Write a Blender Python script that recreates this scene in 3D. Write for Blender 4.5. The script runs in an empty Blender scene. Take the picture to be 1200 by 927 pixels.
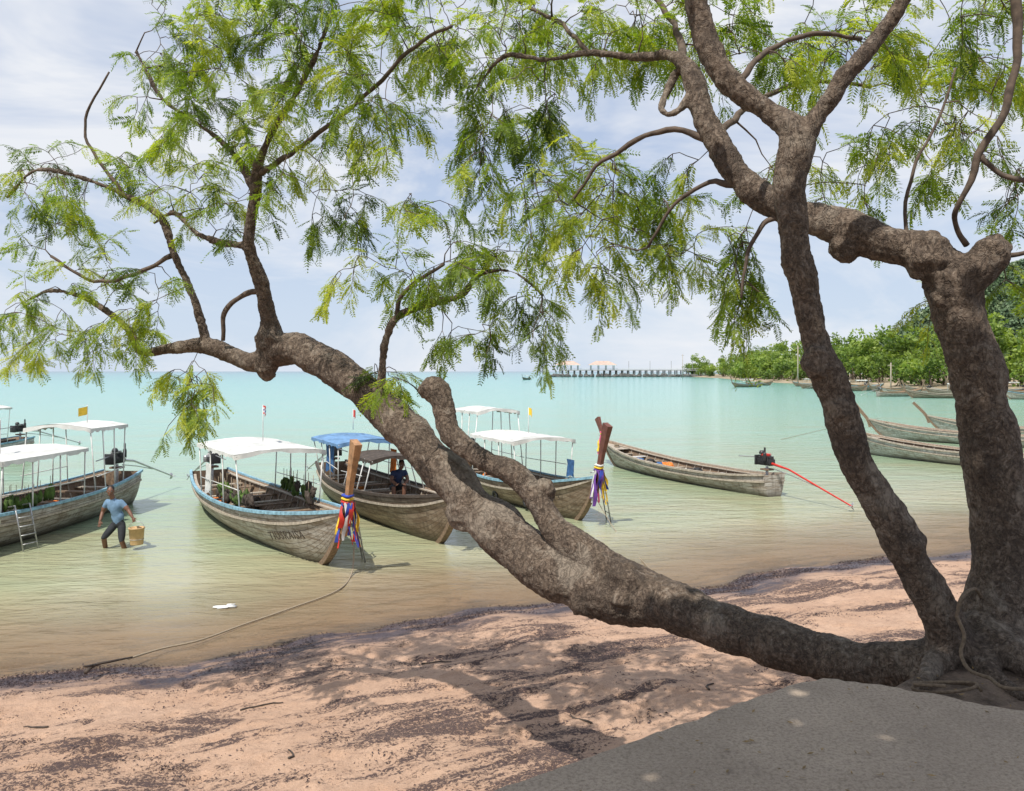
import bpy, math, random
import numpy as np
from mathutils import Vector, Matrix, noise as mn
random.seed(7); rng=np.random.default_rng(7)
sc=bpy.context.scene
CH=4.3      # eye height above the water
F=933.0
def at(u,v,d):
    "surveyed bearing / elevation and true distance -> world metres"
    return Vector(((u-600)/F*d, d, CH-(v-435)/F*d))

# ------------------------------------------------------------------ materials
def newmat(name):
    m=bpy.data.materials.new(name); m.use_nodes=True
    nt=m.node_tree; b=nt.nodes['Principled BSDF']; return m,nt,b
def N(nt,t,**k):
    n=nt.nodes.new(t)
    for a,v in k.items(): setattr(n,a,v)
    return n
def ramp(nt,stops,src=None,interp='LINEAR'):
    r=N(nt,'ShaderNodeValToRGB'); cr=r.color_ramp; cr.interpolation=interp
    while len(cr.elements)<len(stops): cr.elements.new(.5)
    for e,(p,c) in zip(cr.elements,stops):
        e.position=p; e.color=(c if len(c)==4 else (*c,1)) if hasattr(c,'__len__') else (c,c,c,1)
    if src is not None: nt.links.new(src,r.inputs[0])
    return r
def noisetex(nt,scale,detail=4,rough=.55,vec=None,dist=0):
    n=N(nt,'ShaderNodeTexNoise'); n.inputs['Scale'].default_value=scale
    n.inputs['Detail'].default_value=detail; n.inputs['Roughness'].default_value=rough
    n.inputs['Distortion'].default_value=dist
    if vec is not None: nt.links.new(vec,n.inputs['Vector'])
    return n
def mixc(nt,fac,a,b,mode='MIX'):
    m=N(nt,'ShaderNodeMix',data_type='RGBA',blend_type=mode)
    for s,x in ((m.inputs[0],fac),(m.inputs[6],a),(m.inputs[7],b)):
        if isinstance(x,bpy.types.NodeSocket): nt.links.new(x,s)
        elif hasattr(x,'__len__'): s.default_value=(*x[:3],1)
        else: s.default_value=x
    return m.outputs[2]
def math_(nt,op,a,b=0,clamp=False):
    m=N(nt,'ShaderNodeMath',operation=op); m.use_clamp=clamp
    for s,x in ((m.inputs[0],a),(m.inputs[1],b)):
        if isinstance(x,bpy.types.NodeSocket): nt.links.new(x,s)
        else: s.default_value=x
    return m.outputs[0]
def mapr(nt,v,a,b,c=0,d=1):
    m=N(nt,'ShaderNodeMapRange'); nt.links.new(v,m.inputs[0])
    for i,x in enumerate((a,b,c,d)): m.inputs[i+1].default_value=x
    return m.outputs[0]
def bump(nt,h,b,strength=.5,dist=.02):
    n=N(nt,'ShaderNodeBump'); n.inputs['Strength'].default_value=strength; n.inputs['Distance'].default_value=dist
    nt.links.new(h,n.inputs['Height']); nt.links.new(n.outputs[0],b.inputs['Normal']); return n
def objco(nt): return N(nt,'ShaderNodeTexCoord').outputs['Object']
def simple(name,col,rough=.6,var=.25,scale=8,metal=0):
    m,nt,b=newmat(name)
    n=noisetex(nt,scale,4,.6,objco(nt))
    lo=[c*(1-var) for c in col]; hi=[min(1,c*(1+var)) for c in col]
    r=ramp(nt,[(.3,lo),(.7,hi)],n.outputs[0]); nt.links.new(r.outputs[0],b.inputs['Base Color'])
    b.inputs['Roughness'].default_value=rough; b.inputs['Metallic'].default_value=metal
    bump(nt,n.outputs[0],b,.15,.01)
    return m
M={}
M['white']=simple('white_paint',(.6,.6,.58),.5,.25,5)
M['roofwhite']=simple('white_tarpaulin',(.6,.6,.57),.6,.28,1.6)
M['roofblue']=simple('blue_tarpaulin',(.12,.24,.42),.6,.4,3)
M['blue']=simple('blue_paint',(.2,.36,.45),.6,.4,9)
M['palewood']=simple('pale_wood',(.36,.31,.25),.75,.35,12)
M['wood']=simple('weathered_wood',(.19,.13,.085),.75,.45,14)
M['darkwood']=simple('dark_wood',(.06,.045,.035),.8,.5,10)
M['orangewood']=simple('varnished_wood',(.36,.19,.09),.5,.35,9)
M['redwood']=simple('red_brown_wood',(.14,.05,.035),.6,.35,9)
M['metal']=simple('galvanised_metal',(.42,.42,.42),.4,.3,20,.7)
M['engine']=simple('engine_black',(.025,.025,.028),.45,.4,20)
M['red']=simple('red_paint',(.5,.03,.02),.5,.25,9)
M['orange']=simple('orange_cloth',(.7,.2,.03),.7,.2)
M['yellow']=simple('yellow_cloth',(.75,.5,.04),.8,.2)
M['bluecloth']=simple('blue_cloth',(.03,.06,.35),.8,.3)
M['pink']=simple('pink_cloth',(.7,.12,.25),.8,.25)
M['purple']=simple('purple_cloth',(.12,.04,.25),.8,.3)
M['whitecloth']=simple('white_cloth',(.6,.6,.58),.8,.15)
M['jacket']=simple('green_life_jacket',(.06,.11,.015),.8,.6,6)
M['rubber']=simple('black_rubber',(.015,.015,.016),.6,.3)
M['rope']=simple('rope_fibre',(.3,.24,.17),.9,.3,60)
M['oldrope']=simple('old_brown_rope',(.16,.115,.075),.9,.4,60)
M['skin']=simple('skin',(.16,.075,.045),.55,.15,10)
M['hair']=simple('black_hair',(.012,.010,.009),.6,.3,30)
M['shirt']=simple('blue_shirt',(.13,.22,.33),.85,.3,7)
M['darkshirt']=simple('navy_shirt',(.02,.035,.09),.85,.3,7)
M['shorts']=simple('dark_shorts',(.022,.025,.03),.85,.4,7)
M['bucket']=simple('plastic_bucket',(.5,.33,.16),.5,.2,5)
M['eye']=simple('eye_white',(.5,.48,.45),.3,.05)
M['net']=simple('denim_cloth',(.04,.12,.28),.85,.4,7)
M['terracotta']=simple('tile_roof',(.5,.36,.3),.8,.2,.5)
M['concrete_far']=simple('sea_concrete',(.3,.3,.29),.8,.3,.3)
M['rock']=simple('pier_rock',(.11,.105,.1),.9,.5,.3)
M['seaweed']=simple('seaweed',(.045,.028,.03),.8,.5,40)

def hullmat(name,base,worn,stain):
    m,nt,b=newmat(name); L=nt.links
    uv=N(nt,'ShaderNodeUVMap'); sep=N(nt,'ShaderNodeSeparateXYZ'); L.new(uv.outputs[0],sep.inputs[0])
    oc=objco(nt); so=N(nt,'ShaderNodeSeparateXYZ'); L.new(oc,so.inputs[0])
    mp=N(nt,'ShaderNodeMapping'); L.new(oc,mp.inputs[0]); mp.inputs['Scale'].default_value=(.8,.8,5)
    n1=noisetex(nt,2.2,6,.7,mp.outputs[0]); n2=noisetex(nt,1.3,4,.6,oc)
    mp2=N(nt,'ShaderNodeMapping'); L.new(oc,mp2.inputs[0]); mp2.inputs['Scale'].default_value=(9,9,.7)
    n3=noisetex(nt,1.2,4,.65,mp2.outputs[0])
    c=mixc(nt,mapr(nt,n1.outputs[0],.42,.6),base,worn)
    c=mixc(nt,mapr(nt,n3.outputs[0],.5,.72,0,.75),c,stain)
    c=mixc(nt,mapr(nt,n2.outputs[0],.5,.7,0,.5),c,worn)
    q=math_(nt,'FRACT',math_(nt,'MULTIPLY',sep.outputs[1],11))
    seam=math_(nt,'LESS_THAN',q,.1)
    c=mixc(nt,math_(nt,'MULTIPLY',seam,.75),c,(.03,.022,.016))
    wl=mapr(nt,math_(nt,'ADD',so.outputs[2],math_(nt,'MULTIPLY',n2.outputs[0],.25)),.42,.16)
    c=mixc(nt,math_(nt,'MULTIPLY',wl,.75),c,(.045,.04,.028))
    L.new(c,b.inputs['Base Color']); b.inputs['Roughness'].default_value=.7
    h=math_(nt,'SUBTRACT',math_(nt,'MULTIPLY',n1.outputs[0],.5),seam)
    bump(nt,h,b,.5,.015)
    return m
M['hullpale']=hullmat('weathered_pale_hull',(.50,.47,.43),(.25,.2,.155),(.11,.08,.06))
M['hullbrown']=hullmat('weathered_brown_hull',(.32,.25,.19),(.16,.105,.07),(.07,.05,.035))
M['hullwhite']=hullmat('weathered_white_hull',(.55,.55,.53),(.33,.29,.25),(.15,.12,.1))

def leafmat(name,c0,c1,c2,tr=.45,boost=(1.9,2.0,.7)):
    m,nt,b=newmat(name); L=nt.links
    a=N(nt,'ShaderNodeAttribute',attribute_name='tint')
    r=ramp(nt,[(0,c0),(.5,c1),(1,c2)],a.outputs['Fac'])
    L.new(r.outputs[0],b.inputs['Base Color']); b.inputs['Roughness'].default_value=.5
    b.inputs['Specular IOR Level'].default_value=.35
    if tr>0:
        t=N(nt,'ShaderNodeBsdfTranslucent')
        tc=mixc(nt,1.0,r.outputs[0],boost,'MULTIPLY'); L.new(tc,t.inputs[0])
        mx=N(nt,'ShaderNodeMixShader'); mx.inputs[0].default_value=tr
        L.new(b.outputs[0],mx.inputs[1]); L.new(t.outputs[0],mx.inputs[2])
        L.new(mx.outputs[0],nt.nodes['Material Output'].inputs[0])
    return m
M['leaf']=leafmat('feathery_leaf',(.045,.08,.014),(.17,.25,.028),(.40,.43,.055),.42)
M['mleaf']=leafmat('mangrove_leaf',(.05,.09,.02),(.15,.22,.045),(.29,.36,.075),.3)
M['hleaf']=leafmat('hill_leaf',(.05,.09,.05),(.09,.145,.07),(.14,.19,.085),0)  # distance haze is put into these greyed, bluish greens
M['bleaf']=leafmat('broad_leaf',(.04,.07,.015),(.07,.12,.02),(.12,.17,.03),0)

def barkmat():
    m,nt,b=newmat('bark'); L=nt.links; oc=objco(nt)
    n1=noisetex(nt,2.2,4,.65,oc,.5); n2=noisetex(nt,40,4,.7,oc,.6); n3=noisetex(nt,10,5,.7,oc,1.0)
    mp=N(nt,'ShaderNodeMapping'); L.new(oc,mp.inputs[0]); mp.inputs['Scale'].default_value=(1,1,.5)
    n4=noisetex(nt,15,3,.6,mp.outputs[0],1.5)
    fis=mapr(nt,math_(nt,'ABSOLUTE',math_(nt,'SUBTRACT',n4.outputs[0],.5)),0,.05)
    r=ramp(nt,[(.3,(.045,.031,.022)),(.5,(.13,.093,.066)),(.68,(.25,.195,.15))],n2.outputs[0])
    c=mixc(nt,mapr(nt,n3.outputs[0],.56,.66,0,.55),r.outputs[0],(.31,.26,.21))
    c=mixc(nt,mapr(nt,n3.outputs[0],.46,.38,0,.5),c,(.05,.034,.025))
    c=mixc(nt,mapr(nt,n1.outputs[0],.55,.63,0,.5),c,(.32,.27,.215))
    c=mixc(nt,mapr(nt,n1.outputs[0],.47,.38,0,.5),c,(.055,.039,.029))
    c=mixc(nt,mapr(nt,fis,1,0,0,.4),c,(.03,.02,.015))
    L.new(c,b.inputs['Base Color']); b.inputs['Roughness'].default_value=.88
    h=math_(nt,'ADD',math_(nt,'MULTIPLY',fis,.35),math_(nt,'ADD',n3.outputs[0],math_(nt,'MULTIPLY',n2.outputs[0],.5))); bump(nt,h,b,.8,.025); return m
M['bark']=barkmat()
M['twig']=simple('twig_bark',(.10,.072,.053),.85,.5,20)

# ------------------------------------------------------------------ mesh builder
def catmull(pts,n):
    P=np.array(pts,float); out=[]
    P=np.vstack([2*P[0]-P[1],P,2*P[-1]-P[-2]])
    for i in range(1,len(P)-2):
        for k in range(n):
            t=k/n; p0,p1,p2,p3=P[i-1],P[i],P[i+1],P[i+2]
            out.append(.5*((2*p1)+(-p0+p2)*t+(2*p0-5*p1+4*p2-p3)*t*t+(-p0+3*p1-3*p2+p3)*t**3))
    out.append(P[-2]); return np.array(out)
class MB:
    def __init__(s): s.v=[];s.f=[];s.m=[];s.slots=[]
    def slot(s,k):
        if k not in s.slots: s.slots.append(k)
        return s.slots.index(k)
    def add(s,vs,fs,mat):
        o=len(s.v); s.v.extend([tuple(map(float,x)) for x in vs]); k=s.slot(mat)
        for f in fs: s.f.append(tuple(i+o for i in f)); s.m.append(k)
    def tube(s,pts,rad,mat,sides=8,box=None,up=None):
        P=[Vector(p[:3]) for p in pts]; n=len(P)
        if not hasattr(rad,'__len__'): rad=[rad]*n
        T=[]
        for i in range(n):
            t=(P[min(i+1,n-1)]-P[max(i-1,0)]); T.append(t.normalized() if t.length>1e-9 else Vector((0,0,1)))
        ref=Vector(up) if up else (Vector((0,0,1)) if abs(T[0].z)<.9 else Vector((1,0,0)))
        nrm=(ref-T[0]*ref.dot(T[0])).normalized(); vs=[]
        for i in range(n):
            if i and not up:
                nrm=(nrm-T[i]*nrm.dot(T[i]))
                nrm=nrm.normalized() if nrm.length>1e-6 else T[i].orthogonal().normalized()
            elif up:
                nrm=(ref-T[i]*ref.dot(T[i])); nrm=nrm.normalized() if nrm.length>1e-4 else T[i].orthogonal().normalized()
            bn=T[i].cross(nrm)
            if box:
                a,b=box; k=rad[i]
                for sa,sb in ((1,1),(1,-1),(-1,-1),(-1,1)): vs.append(P[i]+bn*(sa*a*k)+nrm*(sb*b*k))
            else:
                for j in range(sides):
                    th=2*math.pi*j/sides; vs.append(P[i]+(nrm*math.cos(th)+bn*math.sin(th))*rad[i])
        S=4 if box else sides; fs=[]
        for i in range(n-1):
            for j in range(S):
                a=i*S+j;b=i*S+(j+1)%S; fs.append((a,b,b+S,a+S))
        fs.append(tuple(range(S))[::-1]); fs.append(tuple((n-1)*S+j for j in range(S)))
        s.add(vs,fs,mat)
    def box(s,c,size,mat,rot=None):
        c=Vector(c); h=Vector(size)/2; R=rot or Matrix.Identity(3)
        vs=[c+R@Vector((x*h.x,y*h.y,z*h.z)) for x in(-1,1) for y in(-1,1) for z in(-1,1)]
        s.add(vs,[(0,1,3,2),(4,6,7,5),(0,4,5,1),(2,3,7,6),(0,2,6,4),(1,5,7,3)],mat)
    def blob(s,c,size,mat,nz=0,seg=12,ring=8,pw=1.0,rot=None,seed=0):
        c=Vector(c);vs=[];R=rot or Matrix.Identity(3)
        def sp(x): return math.copysign(abs(x)**pw,x)
        for i in range(ring+1):
            ph=math.pi*i/ring
            for j in range(seg):
                th=2*math.pi*j/seg
                p=Vector((sp(math.sin(ph))*sp(math.cos(th)),sp(math.sin(ph))*sp(math.sin(th)),sp(math.cos(ph))))
                if nz: p*=1+nz*mn.noise(p*2+Vector((seed,seed*1.7,0)))
                vs.append(c+R@Vector((p.x*size[0],p.y*size[1],p.z*size[2])))
        fs=[]
        for i in range(ring):
            for j in range(seg):
                a=i*seg+j;b=i*seg+(j+1)%seg
                fs.append((a,a+seg,b+seg,b))
        s.add(vs,fs,mat)
    def lathe(s,c,prof,mat,seg=20):
        c=Vector(c);vs=[]
        for r,z in prof:
            for j in range(seg):
                th=2*math.pi*j/seg; vs.append(c+Vector((r*math.cos(th),r*math.sin(th),z)))
        fs=[]
        for i in range(len(prof)-1):
            for j in range(seg):
                a=i*seg+j;b=i*seg+(j+1)%seg; fs.append((a,b,b+seg,a+seg))
        s.add(vs,fs,mat)
    def obj(s,name,parent=None,smooth=True,bevel=0):
        me=bpy.data.meshes.new(name); me.from_pydata(s.v,[],s.f)
        for k in s.slots: me.materials.append(M[k])
        me.polygons.foreach_set('material_index',s.m)
        me.polygons.foreach_set('use_smooth',[smooth]*len(s.f)); me.update()
        o=bpy.data.objects.new(name,me); sc.collection.objects.link(o)
        if parent: o.parent=parent
        if bevel:
            b=o.modifiers.new('bevel','BEVEL'); b.width=bevel; b.segments=2; b.limit_method='ANGLE'
        return o
def empty(name,loc=(0,0,0),rotz=0):
    e=bpy.data.objects.new(name,None); e.location=loc; e.rotation_euler=(0,0,rotz); sc.collection.objects.link(e); return e
def rawmesh(name,V,Fc,mats,parent=None,attr=None,smooth=False):
    me=bpy.data.meshes.new(name); V=np.asarray(V,np.float32); Fc=np.asarray(Fc,np.int32); k=Fc.shape[1]
    me.vertices.add(len(V)); me.vertices.foreach_set('co',V.ravel())
    me.loops.add(Fc.size); me.loops.foreach_set('vertex_index',Fc.ravel())
    me.polygons.add(len(Fc)); me.polygons.foreach_set('loop_start',np.arange(0,Fc.size,k,dtype=np.int32))
    me.polygons.foreach_set('loop_total',np.full(len(Fc),k,np.int32))
    me.polygons.foreach_set('use_smooth',np.full(len(Fc),smooth))
    for m in mats: me.materials.append(M[m])
    if attr:
        for n,a in attr.items():
            at_=me.attributes.new(n,'FLOAT','POINT'); at_.data.foreach_set('value',np.asarray(a,np.float32))
    me.update(calc_edges=True); me.validate()
    o=bpy.data.objects.new(name,me); sc.collection.objects.link(o)
    if parent: o.parent=parent
    return o
def remeshed(mb,name,voxel,parent=None,mat='bark',smoothit=2,disp=None):
    o=mb.obj(name+'_tmp')
    r=o.modifiers.new('r','REMESH'); r.mode='VOXEL'; r.voxel_size=voxel
    s=o.modifiers.new('s','SMOOTH'); s.iterations=smoothit; s.factor=.5
    if disp:
        for i,(sz,st) in enumerate(disp):
            t=bpy.data.textures.new('d%d'%i,'CLOUDS'); t.noise_scale=sz; t.noise_depth=3
            d=o.modifiers.new('d','DISPLACE'); d.texture=t; d.strength=st; d.mid_level=.5; d.texture_coords='GLOBAL'
    dg=bpy.context.evaluated_depsgraph_get(); me=bpy.data.meshes.new_from_object(o.evaluated_get(dg))
    bpy.data.objects.remove(o); me.name=name
    me.materials.clear(); me.materials.append(M[mat])
    me.polygons.foreach_set('use_smooth',[True]*len(me.polygons)); me.polygons.foreach_set('material_index',[0]*len(me.polygons))
    ob=bpy.data.objects.new(name,me); sc.collection.objects.link(ob)
    if parent: ob.parent=parent
    return ob

# ------------------------------------------------------------------ terrain
def shore_s(x,y):
    l=(x+.46*y)/1.1
    s=(y-14.3-.46*x)/1.1
    w=np.exp(-((x**2+y**2)/60**2))
    return s+w*(.28*np.sin(.75*l+1)+.14*np.sin(1.9*l+.4)+.06*np.sin(4.3*l))
def sstep(t): t=np.clip(t,0,1); return t*t*(3-2*t)
def bankf(x,y):
    e1=(x-1.58)*(-.57)+(y-4.2)*.82
    e=np.maximum(e1,y-5.15)
    return 1-sstep((e+.2)/.75)
def terrain_z(x,y):
    s=shore_s(x,y)
    z=np.where(s<0,-.115*s,-.034*s); z=np.clip(z,-4,2.3)
    b=bankf(x,y); return z*(1-b)+2.62*b
def axis(lo,f0,f1,hi,step):
    a=list(np.arange(f0,f1,step)); o=[];x=f1;d=step
    while x<hi: o.append(x); d*=1.3; x+=d
    o.append(hi); p=[];x=f0;d=step
    while x>lo: d*=1.3; x-=d; p.append(max(x,lo))
    return np.array(sorted(set(p))+a+o)
def grid(xs,ys):
    X,Y=np.meshgrid(xs,ys); nx=len(xs); ny=len(ys)
    i=np.arange(nx-1)[None,:]+np.arange(ny-1)[:,None]*nx
    Fc=np.stack([i,i+1,i+1+nx,i+nx],-1).reshape(-1,4); return X.ravel(),Y.ravel(),Fc
prints=[]
for _ in range(34):
    x=random.uniform(-8,9); y=random.uniform(6.5,15); a=random.uniform(0,6.28)
    for k in range(7):
        sd=.12*(-1)**k; prints.append((x+.55*k*math.cos(a)-sd*math.sin(a),y+.55*k*math.sin(a)+sd*math.cos(a),a+random.gauss(0,.15)))
def sand_lumps(x,y,s):
    p=Vector((x,y,0)); k=min(1,max(0,-s/2.0)+.12)
    return k*(.05*mn.noise(p*.8)+.03*mn.noise(p*2.1)+.018*mn.noise(p*5.5)+.013*mn.noise(p*12))
xs=axis(-9000,-12,15,9000,.065); ys=axis(-500,4.5,21,12000,.065)
X,Y,Fc=grid(xs,ys); Z=terrain_z(X,Y).copy()
near=(np.abs(X)<16)&(Y<25)&(Y>0)
S=shore_s(X,Y)
for i in np.nonzero(near)[0]: Z[i]+=sand_lumps(X[i],Y[i],S[i])
for (fx,fy,a) in prints:
    m=(np.abs(X-fx)<.4)&(np.abs(Y-fy)<.4)&(S<-.3)
    dx=X[m]-fx;dy=Y[m]-fy; u=dx*math.cos(a)+dy*math.sin(a); v=-dx*math.sin(a)+dy*math.cos(a)
    r=np.sqrt((u/.15)**2+(v/.075)**2); Z[m]+=-.04*np.exp(-r**2)+.022*np.exp(-((r-1.5)/.45)**2)
Z[(Y<4.3)&(bankf(X,Y)>.9)]=2.6
def sandmat():
    m,nt,b=newmat('sand'); L=nt.links; oc=objco(nt)
    sa=N(nt,'ShaderNodeAttribute',attribute_name='shore').outputs['Fac']; ba=N(nt,'ShaderNodeAttribute',attribute_name='bank').outputs['Fac']
    n1=noisetex(nt,.9,4,.6,oc); n2=noisetex(nt,110,2,.6,oc); n3=noisetex(nt,6,6,.75,oc)
    c=mixc(nt,mapr(nt,n1.outputs[0],.35,.65),(.475,.295,.195),(.55,.36,.25))
    c=mixc(nt,mapr(nt,n3.outputs[0],.42,.66,0,.6),c,(.35,.215,.145))
    c=mixc(nt,mapr(nt,n2.outputs[0],.5,.7,0,.45),c,(.62,.46,.36))
    c=mixc(nt,mapr(nt,n2.outputs[0],.45,.3,0,.35),c,(.22,.14,.10))
    mp=N(nt,'ShaderNodeMapping'); mp.vector_type='TEXTURE'; L.new(oc,mp.inputs[0]); mp.inputs['Rotation'].default_value=(0,0,math.radians(24.7)); mp.inputs['Scale'].default_value=(2.2,.75,1)
    st=noisetex(nt,1.0,6,.66,mp.outputs[0],.8)
    sp=noisetex(nt,24,5,.8,oc,1.0)
    mask=mapr(nt,st.outputs[0],.47,.6)
    thr=math_(nt,'ADD',sp.outputs[0],math_(nt,'MULTIPLY',mask,.18))
    deb=mapr(nt,thr,.62,.65,0,.9)
    c=mixc(nt,math_(nt,'MULTIPLY',mask,.25),c,(.26,.15,.11))
    c=mixc(nt,deb,c,(.055,.033,.035))
    sn=math_(nt,'ADD',sa,math_(nt,'MULTIPLY',math_(nt,'SUBTRACT',st.outputs[0],.5),2.2))
    wet=mapr(nt,sn,-1.7,-.5)
    c=mixc(nt,math_(nt,'MULTIPLY',wet,.7),c,(.23,.14,.095))
    line=math_(nt,'MULTIPLY',mapr(nt,sn,-1.2,-.6),mapr(nt,sn,.6,-.05))
    n5=noisetex(nt,2.2,6,.75,mp.outputs[0])
    weed=math_(nt,'MULTIPLY',line,mapr(nt,n5.outputs[0],.40,.50))
    c=mixc(nt,math_(nt,'MULTIPLY',weed,.9),c,(.05,.042,.06))
    c=mixc(nt,ba,c,mixc(nt,mapr(nt,n3.outputs[0],.4,.6),(.10,.07,.05),(.26,.19,.14)))
    L.new(c,b.inputs['Base Color'])
    L.new(mapr(nt,wet,0,1,.95,.35),b.inputs['Roughness'])
    h=math_(nt,'ADD',math_(nt,'MULTIPLY',n2.outputs[0],.2),math_(nt,'ADD',n3.outputs[0],math_(nt,'MULTIPLY',deb,.2)))
    bump(nt,h,b,.9,.06); return m
M['sand']=sandmat()
rawmesh('beach_ground',np.stack([X,Y,Z],-1),Fc,['sand'],attr={'shore':S,'bank':bankf(X,Y)},smooth=True)

# ------------------------------------------------------------------ sea
def watermat():
    m,nt,b=newmat('sea_water'); L=nt.links; oc=objco(nt)
    sa=N(nt,'ShaderNodeAttribute',attribute_name='shore').outputs['Fac']; de=N(nt,'ShaderNodeAttribute',attribute_name='depth').outputs['Fac']
    mp=N(nt,'ShaderNodeMapping'); L.new(oc,mp.inputs[0]); mp.inputs['Scale'].default_value=(.12,.35,1)
    n0=noisetex(nt,1,4,.6,mp.outputs[0]); 
    f=math_(nt,'MULTIPLY',sa,mapr(nt,n0.outputs[0],.3,.7,.5,1.6))
    lg=math_(nt,'DIVIDE',math_(nt,'LOGARITHM',math_(nt,'MAXIMUM',math_(nt,'ADD',f,1),1),10),4)
    r=ramp(nt,[(.0,(.43,.31,.19)),(.12,(.40,.32,.20)),(.22,(.34,.34,.21)),(.31,(.29,.37,.24)),(.40,(.27,.43,.31)),(.50,(.22,.46,.37)),(.62,(.14,.42,.36)),(.76,(.06,.29,.29)),(.87,(.02,.16,.19)),(1,(.012,.11,.16))],lg)
    L.new(r.outputs[0],b.inputs['Base Color'])
    b.inputs['IOR'].default_value=1.33; b.inputs['Roughness'].default_value=.12; b.inputs['Specular IOR Level'].default_value=.4
    mp1=N(nt,'ShaderNodeMapping'); L.new(oc,mp1.inputs[0]); mp1.inputs['Scale'].default_value=(.5,1.3,1); mp1.inputs['Rotation'].default_value=(0,0,-.35)
    w1=noisetex(nt,1.3,3,.6,mp1.outputs[0],.3); w2=noisetex(nt,6,3,.6,mp1.outputs[0])
    h=math_(nt,'ADD',w1.outputs[0],math_(nt,'MULTIPLY',w2.outputs[0],.28)); bump(nt,h,b,.6,.13)
    tr=N(nt,'ShaderNodeBsdfTransparent'); mx=N(nt,'ShaderNodeMixShader')
    tr.inputs[0].default_value=(.9,.89,.82,1)
    L.new(mapr(nt,math_(nt,'ADD',de,math_(nt,'MULTIPLY',math_(nt,'SUBTRACT',w1.outputs[0],.5),.05)),0,.17,.15,1),mx.inputs[0])
    L.new(tr.outputs[0],mx.inputs[1]); L.new(b.outputs[0],mx.inputs[2]); L.new(mx.outputs[0],nt.nodes['Material Output'].inputs[0])
    return m
M['water']=watermat()
xs=axis(-9000,-20,25,9000,.3); ys=axis(-500,5,45,12000,.3)
X,Y,Fc=grid(xs,ys); S=shore_s(X,Y); D=-terrain_z(X,Y)
keep=(S[Fc].max(1)>-1.2)&(Y[Fc].min(1)>-460)&~(bankf(X,Y)[Fc].max(1)>.02)
rawmesh('sea_water',np.stack([X,Y,np.zeros_like(X)],-1),Fc[keep],['water'],attr={'shore':S,'depth':D},smooth=True)

# ------------------------------------------------------------------ concrete slab
def concretemat():
    m,nt,b=newmat('worn_concrete'); L=nt.links; oc=objco(nt)
    n1=noisetex(nt,1.6,4,.6,oc); n2=noisetex(nt,60,3,.75,oc); v=N(nt,'ShaderNodeTexVoronoi'); v.inputs['Scale'].default_value=60; L.new(oc,v.inputs['Vector'])
    c=mixc(nt,mapr(nt,n1.outputs[0],.35,.65),(.38,.30,.23),(.49,.39,.30))
    c=mixc(nt,mapr(nt,n2.outputs[0],.35,.55,.6,0),c,(.17,.13,.095))
    c=mixc(nt,mapr(nt,v.outputs['Distance'],.28,.1,0,.35),c,(.6,.5,.4))
    n4=noisetex(nt,5,5,.75,oc,1); c=mixc(nt,mapr(nt,n4.outputs[0],.58,.66,0,.4),c,(.2,.155,.12))
    L.new(c,b.inputs['Base Color']); b.inputs['Roughness'].default_value=.9
    bump(nt,math_(nt,'ADD',n2.outputs[0],math_(nt,'MULTIPLY',n1.outputs[0],2)),b,.7,.015); return m
M['concrete']=concretemat()
import bmesh
bm=bmesh.new()
cor=[(-9,-3.2),(-.1,3.03),(1.30,3.985),(1.50,4.12),(1.66,4.17),(1.85,4.09),(2.42,3.76),(5.6,1.85),(9,-1),(9,-9),(-9,-9)]
edge=[]
for i,(x,y) in enumerate(cor[:-2]):
    x2,y2=cor[i+1]; n=max(1,int(math.hypot(x2-x,y2-y)/.04)) if math.hypot(x,y)<8 else 1
    for k in range(n):
        t=k/n; px=x+(x2-x)*t; py=y+(y2-y)*t
        a=.02*mn.noise(Vector((px*3,py*3,0)))+.016*mn.noise(Vector((px*11,py*11,3)))+.01*mn.noise(Vector((px*25,py*25,3))) ; edge.append((px+a,py+a*1.5))
edge+=cor[-2:]
vt=[bm.verts.new((x,y,2.7)) for x,y in edge]; vb=[bm.verts.new((x,y,.2)) for x,y in edge]
ft=bm.faces.new(vt[::-1]); n=len(edge)
for i in range(n): bm.faces.new((vt[i],vt[(i+1)%n],vb[(i+1)%n],vb[i]))
bm.normal_update(); bmesh.ops.recalc_face_normals(bm,faces=bm.faces)
me=bpy.data.meshes.new('concrete_slab'); bm.to_mesh(me); bm.free(); me.materials.append(M['concrete'])
slab=bpy.data.objects.new('concrete_slab',me); sc.collection.objects.link(slab)
bv=slab.modifiers.new('b','BEVEL'); bv.width=.015; bv.segments=2; bv.limit_method='ANGLE'; bv.angle_limit=math.radians(60)
V=[];Fq=[]
for _ in range(900):
    x=random.uniform(-1.5,4.5); y=random.uniform(1.5,4.8); e1=(x-1.58)*(-.57)+(y-4.2)*.82
    onslab=e1<-.06 and (x<1.6 or (y-4.17)<-(x-1.66)*.58-.08)
    if not onslab and e1>-.25: continue
    z=2.706 if onslab else 2.64
    a=random.uniform(0,6.28); L=random.uniform(.006,.022); w=L*.3; o=Vector((x,y,z)); i=len(V)
    d=Vector((math.cos(a),math.sin(a),0))*L; q=Vector((-math.sin(a),math.cos(a),0))*w
    V+=[o-d,o+q+Vector((0,0,.003)),o+d+Vector((0,0,.004)),o-q]; Fq.append((i,i+1,i+2,i+3))
M['deadleaf']=simple('dead_leaf',(.26,.17,.07),.8,.6,30)
rawmesh('fallen_leaves',[tuple(v) for v in V],Fq,['deadleaf'])

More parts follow.
